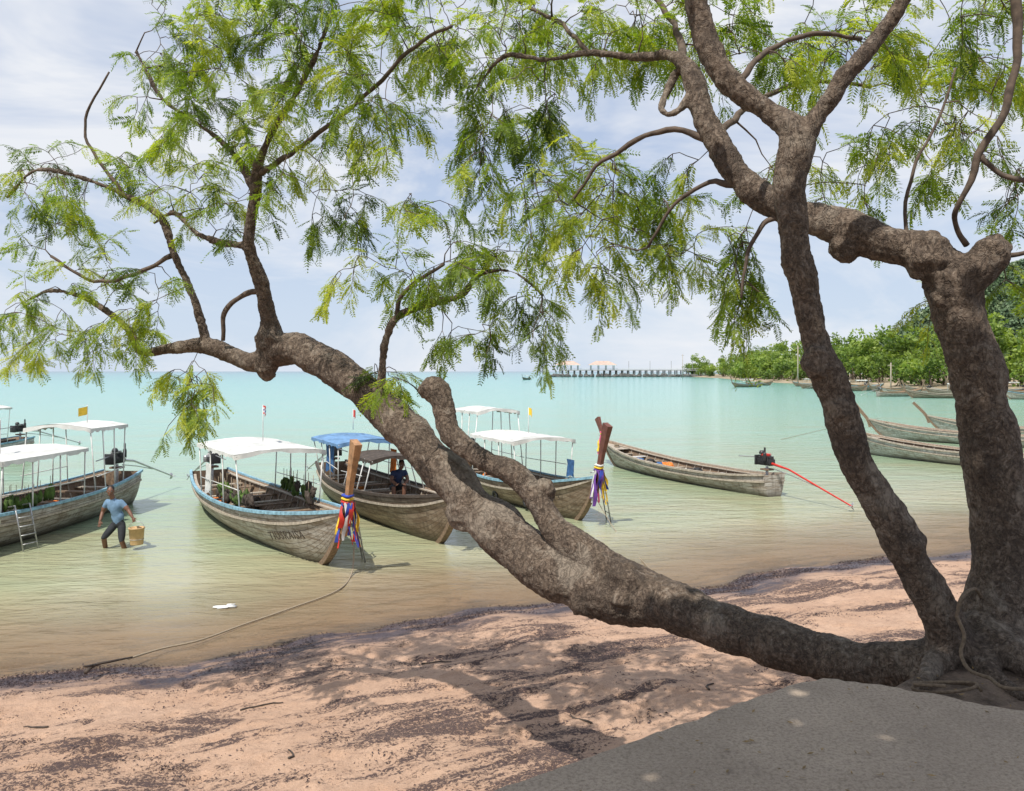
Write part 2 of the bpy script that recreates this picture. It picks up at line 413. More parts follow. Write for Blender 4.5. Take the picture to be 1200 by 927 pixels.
def debris():
    V=[];Fq=[]
    cnt=0; tries=0
    while cnt<17000 and tries<550000:
        tries+=1
        x=random.uniform(-9,12); y=random.uniform(5.5,21)
        s=float(shore_s(np.array(x),np.array(y))); l=(x+.46*y)/1.1
        if s>.12 or float(bankf(np.array(x),np.array(y)))>.01: continue
        den=.5+.5*mn.noise(Vector((l*.35,s*1.3,3)))*2.0
        den=max(0,den-.35)*.6*mn.noise(Vector((x*2,y*2,9)))*2.0
        if -.75<s<.1 and x<9: den=max(den, 1.0*(mn.noise(Vector((l*.5,s*1.2,1)))*2+.5))
        if random.random()>den: continue
        z=float(terrain_z(np.array(x),np.array(y)))+.01+sand_lumps(x,y,s)
        a=random.uniform(0,6.28); L=random.uniform(.007,.026); w=random.uniform(.003,.008)
        d=Vector((math.cos(a),math.sin(a),random.uniform(-.15,.25)))*L; q=Vector((-math.sin(a),math.cos(a),random.uniform(-.3,.3)))*w
        o=Vector((x,y,z)); i=len(V)
        V+= [o-d,o+q+Vector((0,0,.008)),o+d,o-q]; Fq.append((i,i+1,i+2,i+3)); cnt+=1
    rawmesh('seaweed_debris',[tuple(v) for v in V],Fq,['seaweed'])
debris()
mb=MB()
for (x,y,L,a) in [(-3.2,9.4,.5,.3),(.8,8.2,.35,2.2),(2.2,9.0,.3,1.1),(-5.2,8.9,.4,2.8),(4.6,10.4,.45,.6),(-1.2,10.8,.4,.2),(1.2,7.4,.3,.4),(6.5,13.2,.5,.3),(-2.1,7.6,.25,1.9),(3.6,12.0,.35,2.5)]:
    pts=[]
    for t in np.linspace(0,1,7):
        px=x+L*t*math.cos(a)+.03*math.sin(t*7+x); py=y+L*t*math.sin(a)+.03*math.cos(t*5+y); s=float(shore_s(np.array(px),np.array(py)))
        pts.append((px,py,float(terrain_z(np.array(px),np.array(py)))+sand_lumps(px,py,s)+.012))
    mb.tube(pts,list(np.linspace(.013,.006,7)),'darkwood',6)
mb.obj('washed_up_sticks')

# ------------------------------------------------------------------ the leaning tree
tree=empty('leaning_tree',(0,0,0))
PX=1.0/F
limbs={
'A':[(1175,800,4.6,45),(1110,790,4.7,40),(1040,783,4.85,34),(960,768,5.05,32),(880,744,5.3,31),(800,714,5.6,32),(735,697,5.85,34),(672,680,6.1,36),(620,652,6.4,33),(578,615,6.6,31),(545,575,6.8,28),(500,528,7.1,27),(450,480,7.45,25),(400,437,7.8,22),(352,411,8.1,21),(318,408,8.25,22)],
'B':[(780,700,5.7,26),(730,676,5.9,25),(690,655,6.05,22),(655,622,6.2,19),(630,585,6.3,16),(603,556,6.4,15),(562,536,6.5,15),(530,508,6.6,14),(520,480,6.65,13),(508,456,6.7,14),(492,462,6.72,8)],
'F':[(1172,800,4.75,62),(1168,765,4.8,48),(1168,700,4.85,39),(1176,610,4.9,35),(1162,525,4.9,33),(1143,445,4.9,33),(1128,380,4.9,34),(1112,325,4.9,34),(1080,302,4.95,28),(1030,282,5.0,25),(975,262,5.1,22),(925,247,5.2,20),(875,215,5.3,17),(838,165,5.4,16),(818,112,5.5,13),(803,75,5.6,11),(775,62,5.8,8)],
'F2':[(1115,350,4.88,28),(1140,320,4.8,27),(1165,296,4.75,23)],
'G':[(1120,775,4.7,38),(1108,735,4.62,28),(1082,685,4.6,24),(1050,625,4.6,23),(1015,560,4.6,22),(983,480,4.6,21),(965,420,4.6,20),(945,350,4.6,19),(930,285,4.6,18),(924,225,4.6,19),(934,172,4.6,21),(925,148,4.62,18),(893,128,4.7,15),(850,92,4.75,16),(828,45,4.8,15),(815,0,4.8,14),(800,-80,4.7,12),(770,-200,4.3,10),(700,-320,3.8,8)],
'G2':[(934,180,4.6,15),(955,140,4.55,12),(985,98,4.5,12),(1025,48,4.5,11),(1058,0,4.45,10),(1095,-70,4.4,9),(1150,-170,4.1,8),(1180,-330,3.6,7)],
'C':[(318,405,8.25,20),(316,375,8.2,11),(305,330,8.1,9),(292,285,8.0,8),(299,228,7.9,8),(304,190,7.8,6.5),(322,150,7.7,5),(348,108,7.6,4),(372,60,7.5,3.5),(390,10,7.4,3)],
'C1':[(294,290,8.0,6),(258,284,8.1,4.5),(228,272,8.2,4),(205,250,8.3,3),(180,262,8.4,2.2)],
'C2':[(299,228,7.9,6),(285,195,7.95,5),(258,165,8.0,4),(225,140,8.1,3.5),(190,115,8.1,3),(160,60,8.1,2.5)],
'C3':[(302,205,7.85,5),(335,185,7.6,4),(380,150,7.4,3.5),(430,110,7.2,3),(480,60,7.0,3),(530,30,6.8,2.5)],
'C4':[(306,340,8.1,5),(280,350,8.2,4),(262,372,8.2,3.5),(262,400,8.25,3)],
'D':[(316,415,8.25,18),(290,425,8.3,11),(245,404,8.4,11),(200,408,8.5,8),(165,412,8.55,6),(150,385,8.6,5),(105,352,8.7,4),(62,340,8.8,3),(35,350,8.8,2)],
'D0':[(318,405,8.2,18),(312,432,8.2,13),(318,443,8.2,8)],
'D1':[(243,404,8.4,8),(228,352,8.4,6.5),(205,300,8.3,6),(188,255,8.3,5),(145,228,8.4,4),(85,205,8.5,3.2),(40,200,8.6,2.6),(8,232,8.7,2)],
'D2':[(200,300,8.3,4),(160,320,8.3,3),(110,330,8.3,2.5),(60,300,8.3,2)],
'D3':[(145,228,8.4,3),(110,180,8.4,2.5),(100,140,8.4,2),(128,85,8.3,1.5)],
'E':[(447,478,7.4,12),(448,440,7.35,6),(452,400,7.3,6),(465,372,7.25,6.5),(500,357,7.2,6),(540,347,7.1,5.5),(560,322,7.0,4),(600,318,6.9,3),(635,345,6.8,2)],
'E1':[(465,372,7.25,4),(475,340,7.2,3),(520,310,7.0,2.5)],
'H':[(815,105,5.5,9),(790,132,5.5,6),(775,125,5.6,5.5),(790,90,5.7,5),(806,78,5.6,6)],
'H1':[(780,64,5.8,8),(740,66,5.9,6),(690,62,6.0,5.5),(640,70,6.1,4.5),(592,65,6.2,3.5),(560,100,6.3,2.5)],
'H2':[(845,178,5.4,7),(800,150,5.5,4.5),(745,165,5.6,4),(700,195,5.7,3),(665,240,5.8,2.2)],
'H3':[(875,215,5.3,7),(830,215,5.4,4),(790,240,5.5,3),(760,290,5.6,2.3)],
'H4':[(925,247,5.2,6),(895,262,5.2,4),(875,300,5.2,3),(868,350,5.2,2)],
'I':[(1190,-40,4.6,8),(1195,40,4.6,7),(1180,120,4.6,6),(1150,180,4.65,5.5),(1125,235,4.7,4.5),(1120,262,4.8,3.5),(1135,290,4.85,5)],
'I1':[(1150,182,4.65,4),(1175,205,4.6,4),(1215,215,4.5,3.5)],
'I2':[(1165,300,4.78,5),(1185,300,4.7,4),(1215,290,4.6,3)],
'J':[(860,100,4.75,7),(900,60,4.9,4),(950,40,5.0,3.5),(1010,45,5.1,3)],
'K':[(1080,302,4.95,6),(1060,270,5.0,3),(1070,200,5.0,2.4),(1100,140,5.0,2),(1120,80,5.0,1.6)],
'P':[(838,165,5.4,7),(870,130,5.7,4.5),(900,110,6.0,4),(960,95,6.3,3.2),(1020,100,6.5,2.6)],
'Q':[(803,75,5.6,7),(790,30,5.9,5),(760,-10,6.1,4),(720,-30,6.3,3)],
'R':[(690,62,6.0,4),(660,30,6.3,3),(620,10,6.5,2.5)],
}
big=MB(); small=MB(); nodes=[];nrad=[]
for k,pl in limbs.items():
    pts=[]
    for (u,v,d,r) in pl:
        p=at(u,v,d); pts.append((p.x,p.y,p.z,r*d*PX*(.9 if r>8 else .78)))
    C=catmull(pts,6)
    C[:,3]=np.maximum(C[:,3],.004)
    thick=C[:,3].max()>.035
    w=.3 if thick else 1.2
    for i in range(len(C)):
        q=Vector(C[i,:3])*(3 if thick else 7)
        amp=C[i,3]*w*(0 if i==0 else 1)
        C[i,0]+=amp*mn.noise(q+Vector((5,0,0))); C[i,2]+=amp*mn.noise(q+Vector((0,9,0)))
        C[i,3]*=1+.2*mn.noise(q*1.3+Vector((0,0,4)))
    (big if thick else small).tube(C,C[:,3],'bark' if thick else 'twig',16 if thick else 8)
    for c in C[3:]:
        nodes.append(c[:3]); nrad.append(c[3])
for (u,v,d,r) in [(318,402,8.2,17),(312,430,8.2,12),(1162,297,4.75,20),(735,690,5.8,29),(1118,335,4.88,31),(935,160,4.6,19),(510,460,6.7,12),(640,575,6.3,12),(960,425,4.55,19),(990,290,5.05,17),(545,600,6.7,22),(1085,300,4.9,26),(690,695,6.0,27),(985,480,4.56,17),(1065,640,4.56,19)]:
    p=at(u,v,d); R=r*d*PX; big.blob(p,(R,R,R*1.05),'bark',.35,14,10,seed=u)
for a in range(10):
    th=a*.63+.3; b0=at(1150,775,4.75); pl=[]
    L=random.uniform(.5,1.1)
    for t in np.linspace(0,1,6):
        q=b0+Vector((math.cos(th+t*.4),math.sin(th+t*.4),0))*L*t
        gz=float(terrain_z(np.array(q.x),np.array(q.y))); pl.append((q.x,q.y,max(gz,2.0)+.14*(1-t)**2-.01,.11*(1-t)+.02))
    C=catmull(pl,4); big.tube(C,C[:,3],'bark',10)
remeshed(big,'trunk',.013,tree,'bark',2,[(.2,.035),(.06,.020),(.025,.008)])
small.obj('branches',tree)

blobs=[(40,215,40,35,8,8.5),(95,200,50,38,11,8.4),(60,275,45,22,5,8.4),(50,370,40,45,11,8.7),(120,385,55,35,11,8.6),(115,310,50,30,8,8.4),(175,345,45,40,9,8.4),
(230,440,28,20,6,8.3),(228,475,16,16,2,8.3),(200,190,60,40,15,8.2),(260,140,60,40,16,8),(190,90,45,40,12,8.1),(235,45,60,35,15,8),(335,190,55,45,14,7.7),(385,110,65,50,20,7.4),
(300,60,70,40,17,7.8),(270,240,55,32,10,8),(395,235,38,40,8,7.5),(350,15,100,30,22,7.5),(460,50,75,45,23,7),(550,40,60,45,17,6.9),(455,150,50,35,10,7.1),(565,140,40,45,11,6.8),
(505,245,45,25,8,7),(425,320,30,25,5,7.2),(480,318,45,22,9,7.1),(560,300,45,22,10,6.9),(605,345,35,22,6,6.8),(632,375,9,16,2,6.8),(525,378,55,18,5,7.1),(455,445,22,12,5,7.3),
(610,110,45,50,12,6.6),(650,200,45,42,12,6.5),(700,240,55,42,15,6.4),(700,305,35,22,6,6.4),(765,205,60,42,13,6.3),(790,270,45,34,9,6.2),
(650,30,70,30,15,6.6),(725,45,70,38,17,6.5),(800,20,60,30,13,6.3),(875,50,55,40,12,6.0),(864,270,14,22,3,5.6),(873,330,13,26,5,5.6),(905,190,38,30,6,6),(945,60,45,42,11,6),(1010,45,55,40,12,6),
(1095,55,60,50,16,5.8),(1165,40,45,50,12,5.6),(1150,140,40,40,9,5.5),(1185,225,28,36,6,5.4),(1060,130,45,35,7,6),(1000,195,45,30,5,6),(1075,205,30,25,3,6),(985,238,28,12,3,5.8),(1085,340,14,18,2,5.2),(1172,318,12,12,2,5),
(470,-30,200,25,20,6.9),(800,-40,250,25,20,6.2),(1100,-40,120,25,13,5.6),(200,-10,60,20,6,7.9)]
tips=[]
for (u,v,ru,rv,n,d) in blobs:
    for _ in range(n):
        a=random.uniform(0,6.283); r=math.sqrt(random.random())
        tips.append(tuple(at(u+ru*r*math.cos(a),v+rv*r*math.sin(a),d+random.gauss(0,.38))))
NP=np.array(nodes); NR=np.array(nrad)
dist=[float(np.min(np.linalg.norm(NP-np.array(t),axis=1))) for t in tips]
order=np.argsort(dist)
tw=MB(); FO=[];FA=[];FS=[];FT=[]
def fscale(y): return min(.86,.86*y/7.0+.06)
def shoot(p,dirv,length,tint,down):
    n=max(4,int(length/.045)); d=dirv.normalized(); pts=[tuple(p)]; q=Vector(p)
    for i in range(n):
        d=(d+Vector((0,0,-down))+Vector((random.gauss(0,.1),random.gauss(0,.1),random.gauss(0,.06)))).normalized()
        q=q+d*(length/n); pts.append(tuple(q))
        for sgn in (-1,1):
            if random.random()<.2: continue
            side=d.cross(Vector((0,0,1))); 
            if side.length<.15: side=Vector((random.gauss(0,1),random.gauss(0,1),0))
            side.normalize()
            a=(d*.55+side*sgn*random.uniform(.4,1.1)+Vector((0,0,random.uniform(-.7,.35)))).normalized()
            FO.append(tuple(q)); FA.append(tuple(a)); FS.append(random.uniform(.6,1.2)*fscale(q.y)); FT.append(tint+random.gauss(0,.17))
    FO.append(tuple(q)); FA.append(tuple(d)); FS.append(.9*fscale(q.y)); FT.append(tint)
    tw.tube(pts,list(np.linspace(.0035,.0015,len(pts))),'twig',4)
for oi in order:
    t=np.array(tips[oi]); dd=np.linalg.norm(NP-t,axis=1); j=int(np.argmin(dd)); p0=NP[j]; L=float(dd[j])
    if L<.05: continue
    P0=Vector(p0);P1=Vector(t); ctrl=(P0+P1)/2+Vector((random.gauss(0,.12),random.gauss(0,.12),random.uniform(.0,.3)))*L
    n=max(3,int(L/.09)); pts=[]
    for i in range(n+1):
        s=i/n; q=P0*(1-s)**2+ctrl*2*s*(1-s)+P1*s*s
        if 0<i<n: q+=Vector((random.gauss(0,.012),random.gauss(0,.012),random.gauss(0,.012)))
        pts.append(q)
    r0=min(float(NR[j])*.7,.005+.009*L); r0=max(r0,.004)
    rad=list(np.linspace(r0,.003,n+1)); tw.tube(pts,rad,'twig',5)
    NP=np.vstack([NP,np.array([tuple(q) for q in pts[1:]])]); NR=np.append(NR,rad[1:])
    base=(P1-pts[-2]).normalized()
    tint=.5+.7*mn.noise(P1*1.3)+random.gauss(0,.15)
    for _ in range(random.choice([1,2,2,3])):
        dv=base+Vector((random.gauss(0,.6),random.gauss(0,.6),random.gauss(0,.3)))
        shoot(P1,dv,random.uniform(.16,.38),tint,random.uniform(.05,.28))
for (u,v,d,n,L) in [(230,455,8.3,6,.5),(632,380,6.8,4,.42),(870,335,5.6,5,.42),(700,315,6.4,4,.4),(212,488,8.3,3,.35),(640,260,6.5,5,.5),(780,305,6.2,3,.35),(450,440,7.3,4,.3),(565,200,6.8,4,.4),(860,290,5.6,3,.35),(20,350,8.7,4,.4)]:
    for _ in range(n):
        p=at(u+random.gauss(0,11),v+random.gauss(0,11),d+random.gauss(0,.15))
        j=int(np.argmin(np.linalg.norm(NP-np.array(p),axis=1))); 
        tw.tube([Vector(NP[j]),(Vector(NP[j])+p)/2+Vector((0,0,.03)),p],[.005,.004,.0035],'twig',5)
        shoot(p,Vector((random.gauss(0,.4),random.gauss(0,.4),-.6)),L*random.uniform(.7,1.1),.5,.2)
tw.obj('twigs',tree)
def frond_template(c,pairs=10,length=.19):
    V=[]
    for i in range(pairs):
        x=length*(.1+.9*(i+.5)/pairs); z=-c*x*x/length
        ll=.056*(1-.55*abs((i+.5)/pairs-.45)**1.3*1.6); w=.0074
        for sg in (-1,1):
            dr=Vector((.5+.1*math.sin(i*2.3),sg*.85,-.32+.15*math.cos(i*1.9+sg))).normalized()*ll*(1+.12*math.sin(i*5+sg)); pr=Vector((.85,-sg*.5,0)).normalized()*w
            b=Vector((x,0,z)); V+=[b,b+dr*.5+pr,b+dr,b+dr*.5-pr]
    b=Vector((0,0,0)); e=Vector((length,0,-c*length)); s=Vector((0,.0013,0)); V+=[b-s,b+s,e+s,e-s]
    return np.array([tuple(v) for v in V])
def build_fronds(name,FO,FA,FS,FT,parent,mat,tmpl):
    FO=np.array(FO);FA=np.array(FA);FS=np.array(FS);FT=np.array(FT); n=len(FO)
    up=np.array([0,0,1.])+rng.normal(0,.45,(n,3)); sd=np.cross(FA,up); sd/=np.linalg.norm(sd,axis=1)[:,None]+1e-9
    nm=np.cross(sd,FA); nm*=np.sign(nm[:,2:3]+1e-9)
    Vs=[];Ts=[]
    idx=rng.integers(0,len(tmpl),n)
    for k,t in enumerate(tmpl):
        m=idx==k
        if not m.any(): continue
        W=FO[m][:,None,:]+FS[m][:,None,None]*(t[None,:,0:1]*FA[m][:,None,:]+t[None,:,1:2]*sd[m][:,None,:]+t[None,:,2:3]*nm[m][:,None,:])
        Vs.append(W.reshape(-1,3)); tt=FT[m][:,None]+rng.normal(0,.07,(m.sum(),t.shape[0]//4)); Ts.append(np.repeat(tt.ravel(),4))
    V=np.vstack(Vs);T=np.clip(np.concatenate(Ts),0,1); Fc=np.arange(len(V)).reshape(-1,4)
    return rawmesh(name,V,Fc,[mat],parent,{'tint':T})
build_fronds('foliage',FO,FA,FS,FT,tree,'leaf',[frond_template(c) for c in (.1,.35,.6,.9)])

# unseen broad-leaved tree, added behind the viewpoint to shade the slab
st=empty('added_shade_tree',(0,0,0)); mb=MB()
trk=[(5.2,-2.6,2.5,.4),(5.0,-2.6,3.2,.27),(4.7,-2.4,4.6,.23),(3.9,-1.6,6.2,.2),(2.6,-.8,7.2,.14),(.9,.2,7.8,.09),(-.6,.8,8.1,.05)]
C=catmull(trk,5); mb.tube(C,C[:,3],'bark',14)
for k in range(9):
    a=k*.7; c=C[16+k]; e=Vector((.9+2.6*math.cos(a),.5+2.0*math.sin(a),7.6+random.uniform(0,.7)))
    pl=[(*c[:3],.07),(*( (Vector(c[:3])+e)/2+Vector((0,0,.3))),.045),(*e,.015)]; cc=catmull(pl,5); mb.tube(cc,cc[:,3],'bark',8)
mb.obj('trunk',st)
n=9500
r=np.sqrt(rng.random(n)); a=rng.random(n)*6.283
P=np.stack([1.0+3.5*r*np.cos(a),.4+2.6*r*np.sin(a),7.5+rng.random(n)*1.3-.5*r**2],-1)
A=rng.normal(0,1,(n,3)); A[:,2]=A[:,2]*.5-.3; A/=np.linalg.norm(A,axis=1)[:,None]
l=.23; t=np.array([(0,0,0),(l*.55,.085,0),(l,0,-.02),(l*.55,-.085,0)])
build_fronds('foliage',P,A,rng.uniform(.8,1.3,n),rng.uniform(.1,.7,n),st,'bleaf',[t])

# ------------------------------------------------------------------ rope at the tree foot
mb=MB()
def gr(u,v,h=.03):
    z=2.66; 
    return at(u,v,(CH-z-h)*F/(v-435))
mb.tube(catmull([tuple(at(1121,722,4.42)),tuple(at(1130,745,4.36)),tuple(at(1126,765,4.33)),tuple(at(1136,785,4.26)),tuple(gr(1160,795)),tuple(gr(1178,806)),tuple(gr(1230,808))],8),.010,'oldrope',8)
mb.tube(catmull([tuple(at(1121,722,4.42)),tuple(at(1127,700,4.45)),tuple(at(1142,690,4.62)),tuple(at(1150,700,4.7))],8),.010,'oldrope',8)
c=gr(1095,803); pts=[]
for i in range(70):
    th=i/69*6.283*1.7; rr=.10+.03*math.sin(th*.7)+.012*th/6; pts.append((c.x+.1+rr*1.5*math.cos(th),c.y+.02+rr*.5*math.sin(th),2.655+.008*th/2+.01*math.sin(th*1.3)))
mb.tube(pts,.009,'oldrope',7)
mb.obj('mooring_rope')

# ------------------------------------------------------------------ boats
def longtail(bow,stern,name='longtail_boat',B=1.05,hull='hullpale',rail='blue',canopies=(),post=None,hmid=.72,hbow=1.35,
             engine=True,ribbons=(),detail=True,ladder=0,jackets=None,text=None,flags=(),shaft='metal',tyres=(),tilt=0,post_h=1.5,lean=.55,thw='wood',cloths=()):
    bow=Vector(bow);stern=Vector(stern); dv=bow-stern; D=dv.length; L=D/.93
    root=empty(name,(stern.x,stern.y,0),math.atan2(dv.y,dv.x)); root.rotation_euler[0]=tilt
    n=36;Mq=9
    def f(t):
        if t<.42: return .5+.5*math.sin(math.pi/2*(t/.42))**.9
        return max(.03,(1-((t-.42)/.58)**2.4))**.85
    def b(t): return B*f(t)
    def h(t): return hmid+(.2*(1-t/.3)**2 if t<.3 else 0)+((hbow-hmid)*((t-.4)/.6)**2.1 if t>.4 else 0)
    def kz(t): return -.3+((h(t)+.26)*((t-.78)/.22)**2.2 if t>.78 else 0)
    def pt(t,q,sg=1,off=0):
        vf=min(1,max(0,(t-.5)/.45)); q=max(q,0)
        y=b(t)*((1-vf)*(.2*q+.8*math.sin(q*math.pi/2))+vf*q**.85)
        p=1.55*(1-vf)+1.15*vf
        return Vector((t*L,sg*(y+off),kz(t)+(h(t)-kz(t))*q**p))
    def halfw(t,z):
        vf=min(1,max(0,(t-.5)/.45)); p=1.55*(1-vf)+1.15*vf
        q=max(0,min(1,(z-kz(t))/(h(t)-kz(t))))**(1/p); return pt(t,q).y
    V=[];UV=[]
    for i in range(n+1):
        t=i/n
        for j in range(-Mq,Mq+1):
            q=abs(j)/Mq; V.append(pt(t,q,1 if j>=0 else -1)); UV.append((t*L,q))
    W=2*Mq+1;Fs=[]
    for i in range(n):
        for j in range(W-1): a=i*W+j; Fs.append((a,a+W,a+W+1,a+1))
    Fs.append(tuple(range(W)))
    me=bpy.data.meshes.new('hull'); me.from_pydata(V,[],Fs); uvl=me.uv_layers.new(name='UVMap')
    for lp in me.loops: uvl.data[lp.index].uv=UV[lp.vertex_index]
    me.materials.append(M[hull]); me.materials.append(M['wood']); 
    bmm=bmesh.new(); bmm.from_mesh(me); bmesh.ops.recalc_face_normals(bmm,faces=bmm.faces)
    bmm.faces.ensure_lookup_table()
    fc=bmm.faces[n//2*(W-1)+W-2]
    if fc.normal.y*(fc.calc_center_median().y)<0: bmesh.ops.reverse_faces(bmm,faces=bmm.faces)
    bmm.to_mesh(me); bmm.free()
    me.polygons.foreach_set('use_smooth',[True]*(len(Fs)-1)+[False])
    ho=bpy.data.objects.new('hull',me); sc.collection.objects.link(ho); ho.parent=root
    so=ho.modifiers.new('s','SOLIDIFY'); so.thickness=.045; so.offset=-1; so.material_offset=1; so.use_rim=True
    mb=MB()
    for sg in (1,-1):
        P=[pt(t,1,sg,.012)+Vector((0,0,.02)) for t in np.linspace(0,.995,40)]
        mb.tube(P,1,rail,box=(.04,.035),up=(0,0,1))
        P=[pt(t,.86,sg,.018) for t in np.linspace(0,.99,40)]
        mb.tube(P,1,'palewood',box=(.02,.03),up=(0,0,1))
        if detail:
            P=[pt(t,.97,sg,-.09) for t in np.linspace(.02,.93,30)]; mb.tube(P,1,'palewood',box=(.06,.015),up=(0,0,1))
    P=[Vector((t*L,0,kz(t)-.01)) for t in np.linspace(.8,1,10)]
    mb.tube(P,1,'wood',box=(.06,.08),up=(0,1,0))
    pc=[(L-.12,0,h(1)-.5,.9),(L+.05,0,h(1)-.02,1.0),(L+lean*.45,0,h(1)+post_h*.45,1.05),(L+lean,0,h(1)+post_h,1.6 if post else 1.0)]
    C=catmull(pc,5); mb.tube(C,list(C[:,3]),post or 'wood',box=(.09,.05),up=(0,1,0))
    if detail:
        for t in np.arange(.06,.8,.035):
            hw=halfw(t,.06)-.05
            mb.box((t*L,0,.06),(.034*L,2*hw,.025),'wood')
        for t in np.arange(.04,.93,.045):
            for sg in (1,-1):
                P=[pt(t,q,sg,-.06) for q in np.linspace(.3,.97,6)]; mb.tube(P,1,'palewood',box=(.018,.018))
        for k,t in enumerate(np.arange(.1,.9,.075)):
            z=h(t)-.2-(.0 if k%2 else .05); hw=halfw(t,z)-.03
            mb.box((t*L,0,z),(.2,2*hw,.035),thw if k%2 else 'palewood')
        vs=[];ts=np.linspace(.86,.985,6)
        for t in ts: 
            z=h(t)-.06; hw=halfw(t,z)-.02; vs+=[(t*L,hw,z),(t*L,-hw,z)]
        fs=[(2*i,2*i+1,2*i+3,2*i+2) for i in range(5)]; mb.add(vs,fs,'palewood')
        for k in range(9):
            t=random.uniform(.15,.8); mb.blob((t*L,random.uniform(-.5,.5)*B,.32),(.2,.16,.2),random.choice(['wood','net','darkwood','whitecloth','darkwood','orange','rubber']),.5,12,8,.7,seed=k+L)
    mb.obj('woodwork',root,False)
    if detail:
        rb=MB(); t=.9; pts=[]
        for i in range(60):
            th=i/59*6.283*4; rr=.1+.03*math.sin(th*.37); pts.append((t*L+rr*math.cos(th),rr*.9*math.sin(th),h(t)-.03+.004*th))
        rb.tube(pts,.014,'rope',6); rb.obj('rope_coil',root)
    for ci,(t0,t1,zr,mat,wf) in enumerate(canopies):
        cb=MB(); x0=t0*L;x1=t1*L; wr=B*wf; na=8; vs=[]
        nx_=16
        for i in range(nx_+1):
            x=x0+(x1-x0)*i/nx_
            for j in range(na+1):
                y=-wr+2*wr*j/na; sag=.022*math.cos(i*2*math.pi*4/nx_)+.03*mn.noise(Vector((x*1.3+L,y*1.6,zr)))
                vs.append((x,y,zr+.11*(1-(y/wr)**2)+sag))
        o=len(vs); vs+=[(a,b_,c-.02) for a,b_,c in vs]; fs=[]
        for i in range(nx_):
            for j in range(na):
                a=i*(na+1)+j; fs.append((a,a+1,a+na+2,a+na+1)); fs.append((o+a,o+a+na+1,o+a+na+2,o+a+1))
        cb.add(vs,fs,mat)
        ring=[(x0+(x1-x0)*i/20,-wr) for i in range(21)]+[(x1,-wr+2*wr*j/10) for j in range(1,11)]+[(x1-(x1-x0)*i/20,wr) for i in range(1,21)]+[(x0,wr-2*wr*j/10) for j in range(1,11)]
        vs=[]
        for k,(x,y) in enumerate(ring):
            zt=zr+.11*(1-(y/wr)**2)+.02; vs.append((x,y,zt)); vs.append((x+.008*math.sin(k*1.7),y*1.006,zt-.1-.03*math.sin(k*2.1+k*k)))
        cb.add(vs,[(2*k,2*k+2,2*k+3,2*k+1) for k in range(len(ring)-1)],mat)
        for sg in (1,-1):
            xs_=np.linspace(x0+.08,x1-.08,4)
            for x in xs_:
                t=x/L; cb.tube([(x,sg*(b(t)-.05),h(t)-.2),(x,sg*(wr-.05),zr+.01)],.018,'white',6)
            cb.tube([(x0,sg*(wr-.05),zr-.015),(x1,sg*(wr-.05),zr-.015)],.018,'white',6)
            if detail: cb.tube([(x0+.08,sg*(b(t0)-.03),h(t0)+.45),(x1-.08,sg*(b(t1)-.03),h(t1)+.45)],.013,'white',6)
        for x in np.linspace(x0+.05,x1-.05,5):
            cb.tube([(x,-wr+.05,zr-.03),(x,-wr*.5,zr+.05),(x,0,zr+.07),(x,wr*.5,zr+.05),(x,wr-.05,zr-.03)],.013,'wood',5)
        cb.obj('canopy' if ci==0 else 'canopy_%d'%ci,root)
    if jackets:
        jb=MB(); t0,t1,zj=jackets
        for sg in (1,-1):
            for x in np.arange(t0*L,t1*L,.15):
                if random.random()<.15: continue
                t=x/L; yy=sg*(b(t)-.15-random.uniform(0,.15)); R=Matrix.Rotation(random.uniform(-.8,.8),3,'Z')@Matrix.Rotation(random.uniform(-.4,.4),3,'Y')
                z=zj+random.uniform(-.16,.08); hh=random.uniform(.1,.2)
                mt=random.choice(['jacket','jacket','jacket','darkwood','jacket'])
                jb.blob((x,yy,z),(.09,.06,hh),mt,.8,9,8,.8,R,seed=x*3)
                jb.blob((x+.1,yy*.97,z-.04),(.06,.05,hh*.8),mt,.8,9,8,.8,R,seed=x+3)
                jb.tube([(x,yy,z+.1),(x,yy,z+.42)],.008,'rope',4)
        jb.obj('life_jackets',root)
    for ki,(t,sg,zc,wd,hh,mt) in enumerate(cloths):
        kb=MB(); vs=[]; nx2=12
        for i in range(nx2+1):
            for j in range(7):
                x=t*L+wd*i/nx2; zz=zc-hh*j/6*(1+.12*math.sin(i*.9)); vs.append((x+.02*math.sin(j*.9+i),sg*(b(t)-.1)+.035*math.sin(i*1.3+j*.5)*(.3+j/6),zz))
        kb.add(vs,[(i*7+j,i*7+j+1,i*7+j+8,i*7+j+7) for i in range(nx2) for j in range(6)],mt); kb.obj('hung_cloth_%d'%ki,root)
    if engine:
        eb=MB(); x=.35; z=h(0)+.25
        eb.tube([(x,0,.1),(x,0,z)],.05,'metal',8); eb.box((x,0,z-.1),(.3,.35,.06),'wood')
        eb.box((x+.05,0,z+.15),(.6,.26,.22),'engine'); eb.box((x+.02,0,z+.31),(.5,.18,.1),'engine'); eb.box((x+.05,0,z+.4),(.3,.2,.08),'metal' if shaft=='metal' else 'red')
        eb.box((x+.4,0,z+.2),(.07,.34,.34),'engine'); eb.lathe((x-.1,.2,z+.22),[(0,0),(.06,0),(.06,.24),(.035,.28),(.035,.45)],'engine',10)
        eb.lathe((x+.1,-.22,z+.08),[(0,0),(.08,0),(.09,.03),(.09,.18),(.07,.21),(0,.21)],'red' if shaft=='red' else 'metal',12)
        eb.lathe((x+.2,.05,z+.42),[(0,0),(.09,0),(.1,.05),(.06,.12),(0,.12)],'engine',12)
        for k in range(5): eb.tube([(x-.15+k*.1,-.13,z+.1),(x-.15+k*.1,-.17,z+.25),(x-.15+k*.1,0,z+.42)],.014,'metal',5)
